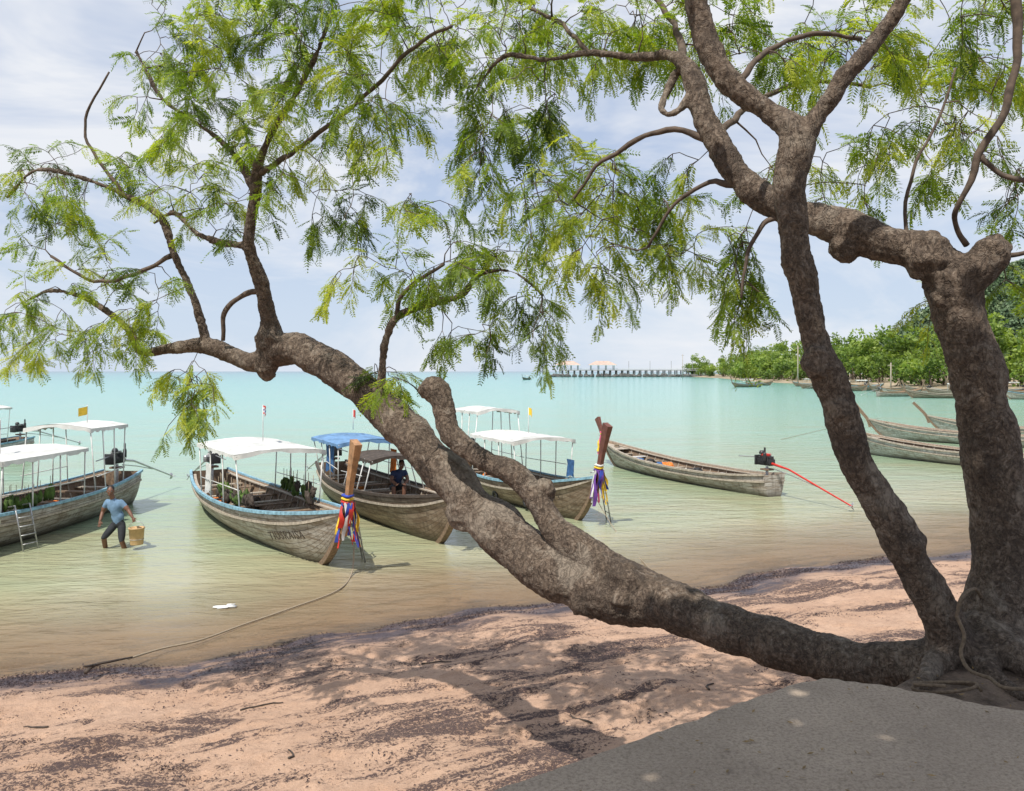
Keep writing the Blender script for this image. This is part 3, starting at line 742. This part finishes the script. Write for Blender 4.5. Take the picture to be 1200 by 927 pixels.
        for k in range(6): eb.tube([(x-.2+k*.09,.13,z+.05),(x-.22+k*.1,.18,z+.2),(x-.1+k*.06,.1,z+.38)],.011,'rubber',5)
        eb.tube([(x-.2,0,z+.12),(x-1.0,0,z-.0),(x-3.6,.0,z-.85)],[.05,.035,.025],shaft,8)
        eb.tube([(x-.3,0,z-.05),(x-1.2,0,z-.2),(x-2.2,0,z-.42)],.018,'metal',6)
        for k in range(3):
            a=k*2.094; eb.tube([(x-3.55,0,z-.84),(x-3.58,.12*math.cos(a),z-.84+.12*math.sin(a))],1,'metal',box=(.05,.01))
        eb.tube([(x+.3,0,z+.3),(x+1.3,.1,z+.25)],.02,'metal',6)
        eb.obj('engine',root,True,.012)
    if ribbons:
        rb=MB(); px=L+lean*.12; pz=h(1)+.22
        for k in range(3):
            pts=[(px+.02*k+.14*math.cos(a),.1*math.sin(a),pz+.07*k+.01*math.sin(3*a)) for a in np.linspace(0,6.283,18)]
            rb.tube(pts,.03,ribbons[k%len(ribbons)],7)
        for k in range(18):
            a=k*2.4; c=ribbons[k%len(ribbons)]; LN=random.uniform(.45,1.0); w=random.uniform(.025,.045)
            x0=px+.13*math.cos(a)+.04;y0=.12*math.sin(a); vs=[]
            for i in range(12):
                s=i/11; xx=x0+.05*s*math.cos(a)+.03*math.sin(s*7+k); yy=y0+.12*s*math.sin(a)+.03*math.cos(s*6+k*2); zz=pz-.0-LN*s
                ww=w*(1+.4*math.sin(s*5+k)); vs+=[(xx-ww*math.sin(a+s),yy+ww*math.cos(a+s),zz),(xx+ww*math.sin(a+s),yy-ww*math.cos(a+s),zz)]
            rb.add(vs,[(2*i,2*i+1,2*i+3,2*i+2) for i in range(11)],c)
        rb.obj('bow_ribbons',root)
    if ladder:
        lb=MB(); t=abs(ladder); sg=1 if ladder>0 else -1; p=pt(t,1,sg)
        out=Vector((0.25,sg,0)).normalized(); al=Vector((1,-.25*sg,0)).normalized()
        for k in (-.2,.2):
            lb.tube([p+al*k-out*.1+Vector((0,0,.15)),p+al*k+out*.12+Vector((0,0,.2)),p+al*k+out*.22+Vector((0,0,-.2)),p+al*k+out*.42+Vector((0,0,-h(t)+.02-.15))],.018,'metal',6)
        for s in np.linspace(.1,1,5):
            q=p+out*(.2+.22*s)+Vector((0,0,.0-(h(t)+.05)*s)); lb.tube([q-al*.2,q+al*.2],.015,'metal',6)
        lb.obj('ladder',root)
    for ti,(t,sg) in enumerate(tyres):
        tb=MB(); p=pt(t,.62,sg,.07); pts=[p+Vector((.15*math.cos(a),0,.15*math.sin(a))) for a in np.linspace(0,6.283,20)]
        tb.tube(pts,.045,'rubber',8); tb.tube([p+Vector((0,0,.15)),pt(t,1,sg,.03)],.01,'rope',5); tb.obj('tyre_fender_%d'%ti,root)
    for fi,(t,zb,zt,c) in enumerate(flags):
        fb=MB(); fb.tube([(t*L,.3,zb),(t*L,.3,zt)],.012,'white',6)
        stripes=[c] if c!='thai' else ['red','whitecloth','bluecloth','whitecloth','red']
        ns=len(stripes)
        for si,cc_ in enumerate(stripes):
            vs=[]
            for i in range(7):
                s=i/6; y_=.3+.05*math.sin(s*5); za=zt-.02-.24*si/ns-.07*s; zb_=zt-.02-.24*(si+1)/ns-.07*s
                vs+=[(t*L+.36*s,y_,za),(t*L+.36*s,y_,zb_)]
            fb.add(vs,[(2*i,2*i+1,2*i+3,2*i+2) for i in range(6)],cc_)
        fb.obj('flag_%d'%fi,root)
    if text:
        s_,t,sg,size,col=text
        cu=bpy.data.curves.new('name_lettering','FONT'); cu.body=s_; cu.size=size; cu.extrude=.004; cu.align_x='CENTER'; cu.align_y='CENTER'; cu.space_character=1.15
        cu.materials.append(M[col]); to=bpy.data.objects.new('name_lettering',cu); sc.collection.objects.link(to); to.parent=root
        p=pt(t,.7,sg,.02); ax=(pt(t+.03,.7,sg)-pt(t-.03,.7,sg)).normalized()
        if sg>0: ax=-ax
        upv=(pt(t,.85,sg)-pt(t,.6,sg)).normalized(); nz=ax.cross(upv).normalized(); upv=nz.cross(ax)
        R=Matrix((ax,upv,nz)).transposed().to_4x4(); to.matrix_local=Matrix.Translation(p+nz*.06)@R
    return root,L,pt,h

CAN='roofwhite'
longtail((-3.95,17.4),(-10.1,26.6),B=1.15,hull='hullpale',rail='blue',canopies=[(.3,.64,2.2,CAN,1.02)],post='orangewood',hbow=1.35,ribbons=['red','yellow','bluecloth','red','yellow','whitecloth','bluecloth'],
   ladder=.9,jackets=(.42,.64,1.1),text=('TIUSRAISA',.83,-1,.3,'darkwood'),flags=[(.42,2.3,3.35,'thai')],tyres=[],hmid=.8,cloths=[(.33,-1,1.7,.7,.8,'whitecloth')])
longtail((-13.5,14.8),(-12.7,26.0),B=1.25,hull='hullpale',rail='blue',canopies=[(.32,.60,2.15,CAN,1.0),(.12,.28,2.65,CAN,.8)],ladder=.55,jackets=(.42,.64,1.15),post='orangewood',
   text=('TAVA 8',.78,1,.3,'darkwood'),flags=[(.2,2.7,3.3,'yellow'),(.5,2.2,3.1,'red')],ribbons=['red','yellow','pink'],hmid=.85)
longtail((-28.5,31.5),(-25.0,41),B=1.1,hull='hullwhite',rail='blue',canopies=[(.15,.6,2.5,CAN,1.0)],post='wood',ribbons=['red','yellow'])
longtail((-1.6,19.6),(-6.5,28.6),B=1.05,hull='hullbrown',rail='darkwood',canopies=[(.12,.40,2.05,'roofblue',1.0),(.42,.6,1.75,'darkwood',.7)],post='wood',post_h=1.2,ribbons=['red','yellow'],ladder=.6,hmid=.85,flags=[(.15,2.3,3.0,'red')],cloths=[(.2,-1,1.9,1.0,.8,'net'),(.33,1,1.8,.6,.7,'orange')])
longtail((2.07,22.7),(-1.8,31),B=1.1,hull='hullbrown',rail='blue',canopies=[(.32,.68,2.1,CAN,1.0),(.08,.32,2.85,CAN,.75)],post='redwood',ribbons=['purple','yellow','whitecloth','bluecloth','pink'],ladder=.93,tyres=[(.7,-1),(.5,-1)],
   hmid=.75,text=('SIRI 3',.84,-1,.24,'darkwood'),flags=[(.5,2.1,3.1,'yellow')],cloths=[(.6,-1,1.5,.6,.6,'net'),(.66,1,1.5,.5,.5,'net')])
longtail((4.6,36.3),(9.0,27.3),B=.95,hull='hullpale',rail='palewood',post='redwood',ribbons=['pink','yellow'],shaft='red',hmid=.55,hbow=1.1,post_h=1.0,thw='whitecloth')
longtail((18.3,41.5),(23.4,32.5),B=.95,hull='hullwhite',rail='palewood',post=None,hmid=.6,hbow=1.15,post_h=.5,thw='whitecloth')
longtail((23.6,51),(30.5,43.5),B=.95,hull='hullwhite',rail='palewood',post='wood',hmid=.6,hbow=1.2,post_h=.9,lean=.9,thw='whitecloth')
longtail((29.5,55),(37,48.5),B=.95,hull='hullwhite',rail='palewood',hmid=.6,hbow=1.2,post_h=.9,lean=.9,thw='whitecloth')
for (x,y,dx,dy,c) in [(79,160,9,-3,0),(76,172,-8,4,1),(87,143,8,2,0),(93,168,7,-4,1),(99,180,8,1,0),(84,182,-6,-6,0),(60,215,8,3,1),(70,150,8,-2,0),(74,141,8,-4,1),(82,132,9,-1,0),(88,190,-8,2,1),(72,198,8,-1,0),(92,152,8,3,1),(64,128,9,-2,0),(76,122,8,-3,1),(70,137,-8,-2,0),(83,150,8,-1,1),(86,205,7,3,0),(80,225,8,-1,1),(78,240,-7,2,0),(76,168,8,2,0)]:
    longtail((x,y),(x+dx,y+dy),B=.95,hull=random.choice(['hullpale','hullbrown','hullbrown']),rail=random.choice(['palewood','orangewood','blue']),detail=False,canopies=[(.3,.65,2.1,'roofwhite' if c else 'roofblue',1.0)] if c else (),post='wood')
longtail((5.5,400),(9,407),B=1.2,hull='hullbrown',detail=False,canopies=[(.3,.6,2.1,'roofwhite',1)])

mb=MB()
def rope(pts,r=.02): C=catmull(pts,8); mb.tube(C,r,'rope',6)
g=lambda u,v,z=.03:(lambda d:Vector(((u-600)/F*d,d,z)))((CH-z)*F/(v-435))
rope([tuple(at(415,640,17.0)),tuple(g(412,672,.05)),tuple(g(395,692)),tuple(g(340,713)),tuple(g(285,732)),tuple(g(235,750,.06)),tuple(g(190,760,.09)),tuple(g(150,772,.14))],.015)
rope([tuple(at(685,560,22.4)),tuple(g(720,620)),tuple(g(760,665)),tuple(g(780,684,.05))],.01)
rope([tuple(g(915,515)),tuple(g(980,500)),tuple(g(1030,490))],.012)
mb.obj('mooring_line')
mb=MB(); C=catmull([(*g(100,788,.2),.03),(*g(112,779,.23),.022),(*g(130,775,.22),.018),(*g(155,770,.17),.012)],5); mb.tube(C,C[:,3],'darkwood',7)
C=catmull([(*g(112,779,.23),.02),(*g(100,781,.33),.016),(*g(97,778,.36),.01)],4); mb.tube(C,C[:,3],'darkwood',6); mb.obj('driftwood_stick')
mb=MB(); p=g(262,711,.015); mb.blob(p,(.2,.08,.025),'whitecloth',.9,16,6,seed=4); mb.blob(p+Vector((.1,.07,.01)),(.07,.05,.025),'whitecloth',.9,10,6,seed=9); mb.obj('plastic_bag')

# ------------------------------------------------------------------ people
def person(name,loc,J,cols,hands,headdir=(0,-1,0)):
    root=empty(name,loc)
    mb=MB(); segs=[]
    def seg(a,b,mat):
        pa,ra=J[a];pb,rb=J[b]; pa=Vector(pa);pb=Vector(pb); segs.append((pa,pb,mat))
        pts=[pa.lerp(pb,t) for t in np.linspace(0,1,5)]; rad=[ra+(rb-ra)*t+.006*math.sin(t*math.pi) for t in np.linspace(0,1,5)]
        mb.tube(pts,rad,'skin',12)
        mb.blob(pa,(ra,ra,ra),'skin',0,12,8); mb.blob(pb,(rb,rb,rb),'skin',0,12,8)
    for a,b,m in J['segs']: seg(a,b,m)
    for c,s,m in J.get('masses',()): mb.blob(c,s,'skin',0,14,10); segs.append((Vector(c),Vector(c),m))
    ob=remeshed(mb,'body',.014,root,'skin',4)
    me=ob.data; me.materials.clear(); names=['skin']+[c for c in cols]
    for k in names: me.materials.append(M[k])
    for p in me.polygons:
        c=p.center; best=9;bm_='skin'
        for pa,pb,m in segs:
            ab=pb-pa; t=0 if ab.length_squared<1e-9 else max(0,min(1,(c-pa).dot(ab)/ab.length_squared))
            d=(c-(pa+ab*t)).length
            if d<best: best=d;bm_=m
        p.material_index=names.index(bm_)
    hb=MB(); hc=Vector(J['head'][0]); fd=Vector(headdir).normalized(); sd=fd.cross(Vector((0,0,1))).normalized(); R=Matrix((sd,-fd,Vector((0,0,1)))).transposed()
    L_=lambda x,y,z: hc+R@Vector((x,y,z))
    hb.blob(hc,(.075,.095,.115),'skin',0,18,14,1,R); hb.blob(L_(0,-.03,-.06),(.055,.06,.055),'skin',0,14,8,1,R)
    hb.blob(L_(0,-.1,-.015),(.014,.02,.024),'skin',0,8,6,1,R)
    for s in (-1,1):
        hb.blob(L_(s*.077,.0,-.01),(.012,.02,.032),'skin',0,8,6,1,R); hb.blob(L_(s*.03,-.082,.012),(.014,.01,.009),'eye',0,8,6,1,R)
        hb.blob(L_(s*.03,-.09,.012),(.006,.005,.006),'hair',0,6,5,1,R); hb.blob(L_(s*.03,-.09,.032),(.02,.007,.005),'hair',0,6,5,1,R)
    hb.blob(L_(0,-.088,-.055),(.024,.009,.006),'redwood',0,8,6,1,R)
    hb.blob(L_(0,.022,.032),(.084,.09,.098),'hair',.08,18,12,1,R,3)
    hb.obj('head',root)
    gb=MB()
    for (w,d,curl) in hands:
        w=Vector(w); d=Vector(d).normalized(); sdv=d.cross(Vector((0,-1,.2))).normalized(); nr=sdv.cross(d)
        RR=Matrix((sdv,nr,d)).transposed(); gb.blob(w+d*.045,(.04,.018,.05),'skin',0,10,8,.8,RR)
        for k,(o,ln) in enumerate([(-.03,.065),(-.01,.075),(.01,.07),(.03,.055)]):
            p0=w+d*.085+sdv*o; p1=p0+(d*math.cos(curl*.5)+nr*math.sin(curl*.5))*ln*.45; p2=p1+(d*math.cos(curl*1.3)+nr*math.sin(curl*1.3))*ln*.35; p3=p2+(d*math.cos(curl*2)+nr*math.sin(curl*2))*ln*.3
            gb.tube([p0,p1,p2,p3],[.009,.0085,.008,.006],'skin',7)
        p0=w+d*.03-sdv*.035; p1=p0-sdv*.025+d*.025; p2=p1+d*.03+nr*.015; gb.tube([p0,p1,p2],[.011,.010,.007],'skin',7)
    gb.obj('hands',root)
    return root
J={'pel':((.12,.02,.6),.115),'ab':((.10,.01,.78),.115),'ch':((.055,-.02,1.0),.13),'nk':((.015,-.05,1.2),.055),'hd':((-.01,-.08,1.33),.055),
 'sl':((.2,-.02,1.12),.062),'el':((.40,-.06,.93),.045),'wl':((.55,-.15,.76),.03),
 'sr':((-.13,-.01,1.13),.062),'er':((-.25,.0,.88),.045),'wr':((-.24,-.15,.68),.03),
 'hl':((.2,.02,.56),.09),'kl':((.27,-.13,.2),.062),'al':((.34,.02,-.22),.04),'fl':((.36,-.16,-.27),.03),
 'hr':((.03,.02,.56),.09),'kr':((-.14,-.17,.28),.062),'ar':((-.22,.12,-.2),.04),'fr':((-.24,-.05,-.27),.03),'ml':((.25,-.08,.33),.085),'mr':((-.08,-.1,.38),.085),
 'cl':((.32,-.045,1.0),.062),'cr':((-.2,-.005,.99),.062),
 'head':((-.015,-.095,1.4),.1),
 'segs':[('pel','ab','shirt'),('ab','ch','shirt'),('ch','nk','shirt'),('nk','hd','skin'),('ch','sl','shirt'),('sl','cl','shirt'),('cl','el','skin'),('el','wl','skin'),('ch','sr','shirt'),('sr','cr','shirt'),('cr','er','skin'),('er','wr','skin'),
  ('pel','hl','shorts'),('hl','ml','shorts'),('ml','kl','shorts'),('kl','al','skin'),('al','fl','skin'),('pel','hr','shorts'),('hr','mr','shorts'),('mr','kr','shorts'),('kr','ar','skin'),('ar','fr','skin')],
 'masses':[((.06,-.02,1.02),(.19,.125,.17),'shirt'),((.11,.01,.76),(.155,.115,.16),'shirt'),((.12,.02,.58),(.165,.12,.1),'shorts')]}
person('wading_man',(-9.72,19.4,0),J,['shirt','shorts'],[((.55,-.15,.76),(.45,-.2,-.8),1.1),((-.24,-.15,.68),(.05,-.3,-1),.5)],(.35,-1,-.25))
bk=empty('bucket',(-9.72+.66,19.22,.12)); mb=MB()
mb.lathe((0,0,0),[(0,0),(.145,0),(.15,.02),(.175,.38),(.19,.385),(.19,.41),(.165,.41),(.14,.03),(0,.03)],'bucket',24)
mb.lathe((0,0,.0),[(.155,.12),(.162,.12),(.163,.14),(.157,.14)],'palewood',24)
mb.lathe((0,0,.0),[(.0,.33),(.168,.33)],'whitecloth',24)
mb.tube([(.185*math.cos(a),0,.39+.17*math.sin(a)) for a in np.linspace(0,math.pi,14)],.007,'metal',6); mb.obj('pail',bk)
J2={'pel':((0,.05,.15),.13),'ab':((.03,.0,.32),.125),'ch':((.1,-.08,.52),.135),'nk':((.17,-.15,.7),.055),'hd':((.2,-.19,.79),.055),
 'sl':((.28,.0,.6),.062),'el':((.38,-.12,.38),.045),'wl':((.32,-.36,.3),.03),'sr':((-.06,-.16,.6),.062),'er':((-.08,-.32,.38),.045),'wr':((.1,-.46,.3),.03),
 'cl':((.33,-.06,.49),.06),'cr':((-.07,-.24,.49),.06),
 'hl':((.1,.02,.13),.09),'kl':((.3,-.35,.22),.065),'al':((.3,-.38,-.2),.042),'fl':((.34,-.54,-.24),.03),'hr':((-.1,.0,.13),.09),'kr':((0,-.42,.22),.065),'ar':((.02,-.45,-.2),.042),'fr':((.04,-.6,-.24),.03),
 'head':((.21,-.22,.85),.1),'segs':[('pel','ab','darkshirt'),('ab','ch','darkshirt'),('ch','nk','darkshirt'),('nk','hd','skin'),('ch','sl','darkshirt'),('sl','cl','darkshirt'),('cl','el','skin'),('el','wl','skin'),('ch','sr','darkshirt'),('sr','cr','darkshirt'),('cr','er','skin'),('er','wr','skin'),('pel','hl','shorts'),('hl','kl','shorts'),('kl','al','skin'),('al','fl','skin'),('pel','hr','shorts'),('hr','kr','shorts'),('kr','ar','skin'),('ar','fr','skin')],
 'masses':[((.08,-.06,.5),(.19,.14,.18),'darkshirt'),((.02,.02,.28),(.16,.13,.16),'darkshirt')]}
person('seated_man',(-3.45,23.6,.72),J2,['darkshirt','shorts'],[((.32,-.36,.3),(-.3,-1,-.3),.6),((.1,-.46,.3),(.3,-1,-.3),.6)],(.5,-1,-.5))

# ------------------------------------------------------------------ far shore, mangroves, hill, pier
SH=[(136,668),(129,500),(100,334),(97,267),(96.5,200),(99,174),(92,143),(102,118),(140,100),(400,80)]
bm=bmesh.new()
va=[];vb_=[];vc=[]
for (x,y) in SH:
    va.append(bm.verts.new((x-2.5,y+ (-2.5 if y<145 else 0),-.3))); vb_.append(bm.verts.new((x+9,y+(9 if y<145 else 0),.9))); vc.append(bm.verts.new((x+40,y+(35 if y<145 else 0),2.0)))
far=[bm.verts.new((2500,y*3-300,3)) for x,y in SH]
for i in range(len(SH)-1):
    for A,Bv in ((va,vb_),(vb_,vc),(vc,far)): bm.faces.new((A[i],Bv[i],Bv[i+1],A[i+1]))
bm.normal_update(); bmesh.ops.recalc_face_normals(bm,faces=bm.faces)
me=bpy.data.meshes.new('far_shore'); bm.to_mesh(me); bm.free()
def farsand():
    m,nt,b=newmat('far_shore_sand'); oc=objco(nt); n=noisetex(nt,.15,5,.7,oc)
    r=ramp(nt,[(.35,(.12,.1,.06)),(.5,(.3,.24,.16)),(.65,(.48,.38,.26))],n.outputs[0]); nt.links.new(r.outputs[0],b.inputs['Base Color']); b.inputs['Roughness'].default_value=.9; return m
M['farsand']=farsand(); me.materials.append(M['farsand']); fo=bpy.data.objects.new('far_shore',me); sc.collection.objects.link(fo)
def quads(P,size,tint,name,mat,parent=None):
    n=len(P); A=rng.normal(0,1,(n,3)); A/=np.linalg.norm(A,axis=1)[:,None]; Bq=np.cross(A,rng.normal(0,1,(n,3))); Bq/=np.linalg.norm(Bq,axis=1)[:,None]
    s=size[:,None]; V=np.stack([P-A*s,P+Bq*s*.6,P+A*s,P-Bq*s*.6],1).reshape(-1,3)
    return rawmesh(name,V,np.arange(4*n).reshape(-1,4),[mat],parent,{'tint':np.repeat(np.clip(tint,0,1),4)})
PS=[];SZ=[];TT=[]; mbt=MB()
def shore_x(y):
    pts=sorted([(b_,a_) for a_,b_ in SH]); return float(np.interp(y,[p[0] for p in pts],[p[1] for p in pts]))
mang=empty('mangrove_trees')
def crown(x,y,z,R,H,n,tb):
    k=5
    for _ in range(k):
        c=np.array([x,y,z])+rng.normal(0,.4,3)*np.array([R,R,H*.6]); rr=R*rng.uniform(.45,.75); m=n//k
        d=rng.normal(0,1,(m,3)); d/=np.linalg.norm(d,axis=1)[:,None]; rad=rng.uniform(.55,1.08,m)[:,None]
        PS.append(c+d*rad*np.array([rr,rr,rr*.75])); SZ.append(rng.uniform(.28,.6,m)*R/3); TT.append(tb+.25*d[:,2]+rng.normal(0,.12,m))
for i in range(230):
    y=150+ (i/230)**1.5*520+random.uniform(-4,4); sx=random.choice([4,8,14,22,34])+random.uniform(0,8); x=shore_x(y)+sx
    Ht=random.uniform(9,20)*(1 if sx>12 else .6); R=random.uniform(2.4,4.8)
    crown(x,y,Ht*.75,R,Ht*.4,240,random.uniform(.2,.75)); crown(x+rng.normal(),y+rng.normal(),Ht*.4,R*.9,Ht*.35,120,random.uniform(.1,.45))
    mbt.tube([(x,y,.3),(x+random.uniform(-.5,.5),y,Ht*.6)],[.25,.12],'twig',5)
    for k in range(3):
        a=random.uniform(0,6.28); mbt.tube([(x+1.5*math.cos(a),y+1.5*math.sin(a),.2),(x+.5*math.cos(a),y+.5*math.sin(a),1.5),(x,y,Ht*.4)],[.07,.08,.1],'twig',4)
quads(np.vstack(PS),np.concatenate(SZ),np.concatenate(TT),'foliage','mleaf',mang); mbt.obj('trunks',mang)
PS=[];SZ=[];TT=[]
hx,hy=np.meshgrid(np.linspace(0,1,90),np.linspace(0,1,50)); Xh=(300+hx*900).ravel(); Yh=(430+hy*600).ravel()
def hillz(x,y):
    return 115*np.exp(-(((x-620)/200)**2+((y-720)/190)**2))+62*np.exp(-(((x-378)/72)**2+((y-600)/110)**2))+ 6*np.sin(x*.05)*np.cos(y*.043)*np.exp(-(((x-500)/200)**2))+1.5
Zh=hillz(Xh,Yh); i=np.arange(89)[None,:]+np.arange(49)[:,None]*90; Fh=np.stack([i,i+1,i+91,i+90],-1).reshape(-1,4)
M['hillground']=simple('hill_undergrowth',(.045,.07,.035),.95,.4,.05)
hill=empty('forested_hill'); rawmesh('slope',np.stack([Xh,Yh,Zh],-1),Fh,['hillground'],hill,smooth=True)
for k in range(1500):
    if k<900: x=rng.uniform(300,480); y=rng.uniform(450,640)
    else: x=rng.uniform(310,800); y=rng.uniform(460,760)
    z=float(hillz(x,y))
    if z<6 and rng.random()<.6: continue
    crown(x,y,z+2,rng.uniform(4,6.5),4,50,rng.uniform(.1,.9)); 
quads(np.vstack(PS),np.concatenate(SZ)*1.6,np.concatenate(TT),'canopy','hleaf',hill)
hb=empty('hillside_house',(392,520,float(hillz(392,520))+3)); mb=MB()
mb.box((0,0,4),(16,10,8),'concrete_far'); mb.add([(-9,-6,8),(9,-6,8),(9,6,8),(-9,6,8),(-5,0,11.5),(5,0,11.5)],[(0,1,5,4),(1,2,5),(2,3,4,5),(3,0,4),(3,2,1,0)],'terracotta')
for k in range(4): mb.box((-6+4*k,-5.05,5.5),(2.2,.3,2),'darkwood'); mb.box((-6+4*k,-5.05,2),(2.2,.3,2),'darkwood')
mb.obj('walls',hb,False)
pr=empty('pier',(0,0,0)); mb=MB(); yd=600
mb.box((90,yd,5.1),(108,9,.7),'concrete_far')
for x in np.arange(38,146,4.5):
    for dy in (-3.5,3.5): mb.tube([(x,yd+dy,-2),(x,yd+dy,4.8)],.45,'rock',8)
    mb.box((x,yd-4.3,5.9),(.2,.2,1.0),'white')
mb.box((90,yd-4.3,6.4),(108,.15,.15),'white')
for x in np.arange(30,150,2.2):
    mb.blob((x+random.uniform(-1,1),yd-6+random.uniform(-2,2),.6),(random.uniform(1.2,2.4),1.6,random.uniform(1,2.2)),'rock',.5,8,6,seed=x)
for cx,w in ((42,17),(68,19)):
    for sx in (-.45,-.15,.15,.45):
        for sy in (-3.5,3.5): mb.box((cx+sx*w,yd+sy,7.4),(.5,.5,4),'white')
    mb.add([(cx-w/2-1,yd-6,9),(cx+w/2+1,yd-6,9),(cx+w/2+1,yd+6,9),(cx-w/2-1,yd+6,9),(cx-w/4,yd,12),(cx+w/4,yd,12)],[(0,1,5,4),(1,2,5),(2,3,4,5),(3,0,4),(3,2,1,0)],'terracotta')
    mb.box((cx,yd-5.9,8.8),(w+2,.3,.5),'whitecloth')
for x in (88,104,120,136): mb.tube([(x,yd,5),(x,yd,12)],.15,'concrete_far',6)
mb.obj('deck',pr,False)
for (u,vb1,vt1,d) in [(935,448,405,240),(1163,450,415,175),(1188,448,410,190),(1044,450,425,205),(800,441,415,480)]:
    e=empty('utility_pole',tuple(at(u,vb1,d))); mb=MB(); Hh=(vb1-vt1)/F*d; mb.tube([(0,0,-3),(0,0,Hh)],[.22,.14],'palewood',8); mb.box((0,0,Hh-.8),(1.6,.15,.15),'palewood'); mb.obj('pole',e)

# ------------------------------------------------------------------ light
S=Vector((-.25,-.45,.86)).normalized(); el=math.asin(S.z)
sl=bpy.data.lights.new('sun','SUN'); sl.energy=5.0; sl.angle=math.radians(.5); sl.color=(1,.95,.86)
so=bpy.data.objects.new('sun',sl); so.rotation_euler=S.to_track_quat('Z','Y').to_euler(); sc.collection.objects.link(so)
w=bpy.data.worlds.new('World'); sc.world=w; w.use_nodes=True; nt=w.node_tree; bg=nt.nodes['Background']
sky=N(nt,'ShaderNodeTexSky',sky_type='NISHITA'); sky.sun_disc=False; sky.sun_elevation=el; sky.sun_rotation=math.atan2(S.x,S.y); sky.dust_density=.4; sky.air_density=1.0; sky.ozone_density=3
tc=N(nt,'ShaderNodeTexCoord'); mp=N(nt,'ShaderNodeMapping'); nt.links.new(tc.outputs['Generated'],mp.inputs[0]); mp.inputs['Scale'].default_value=(1,1,2.8); mp.inputs['Location'].default_value=(.4,.2,.1)
n1=noisetex(nt,2.2,6,.62,mp.outputs[0],.5)
base=mixc(nt,.68,sky.outputs[0],(6.0,7.1,9.3))
sx=N(nt,'ShaderNodeSeparateXYZ'); nt.links.new(tc.outputs['Generated'],sx.inputs[0])
base=mixc(nt,mapr(nt,sx.outputs[2],.25,0,0,.75),base,(6.6,7.7,9.1))
cf=mapr(nt,n1.outputs[0],.43,.62,.05,.9)
col=mixc(nt,cf,base,(9.0,9.2,9.6))
nt.links.new(col,bg.inputs[0]); bg.inputs[1].default_value=.098

cam=bpy.data.cameras.new('camera'); cam.sensor_width=36; cam.lens=F/1200*36; cam.shift_y=-28.5/1200; cam.clip_end=30000; cam.clip_start=.05
co=bpy.data.objects.new('camera',cam); co.location=(0,0,CH); co.rotation_euler=(math.pi/2,0,0); sc.collection.objects.link(co); sc.camera=co
sc.view_settings.view_transform='Standard'; sc.view_settings.look='None'; sc.view_settings.exposure=0
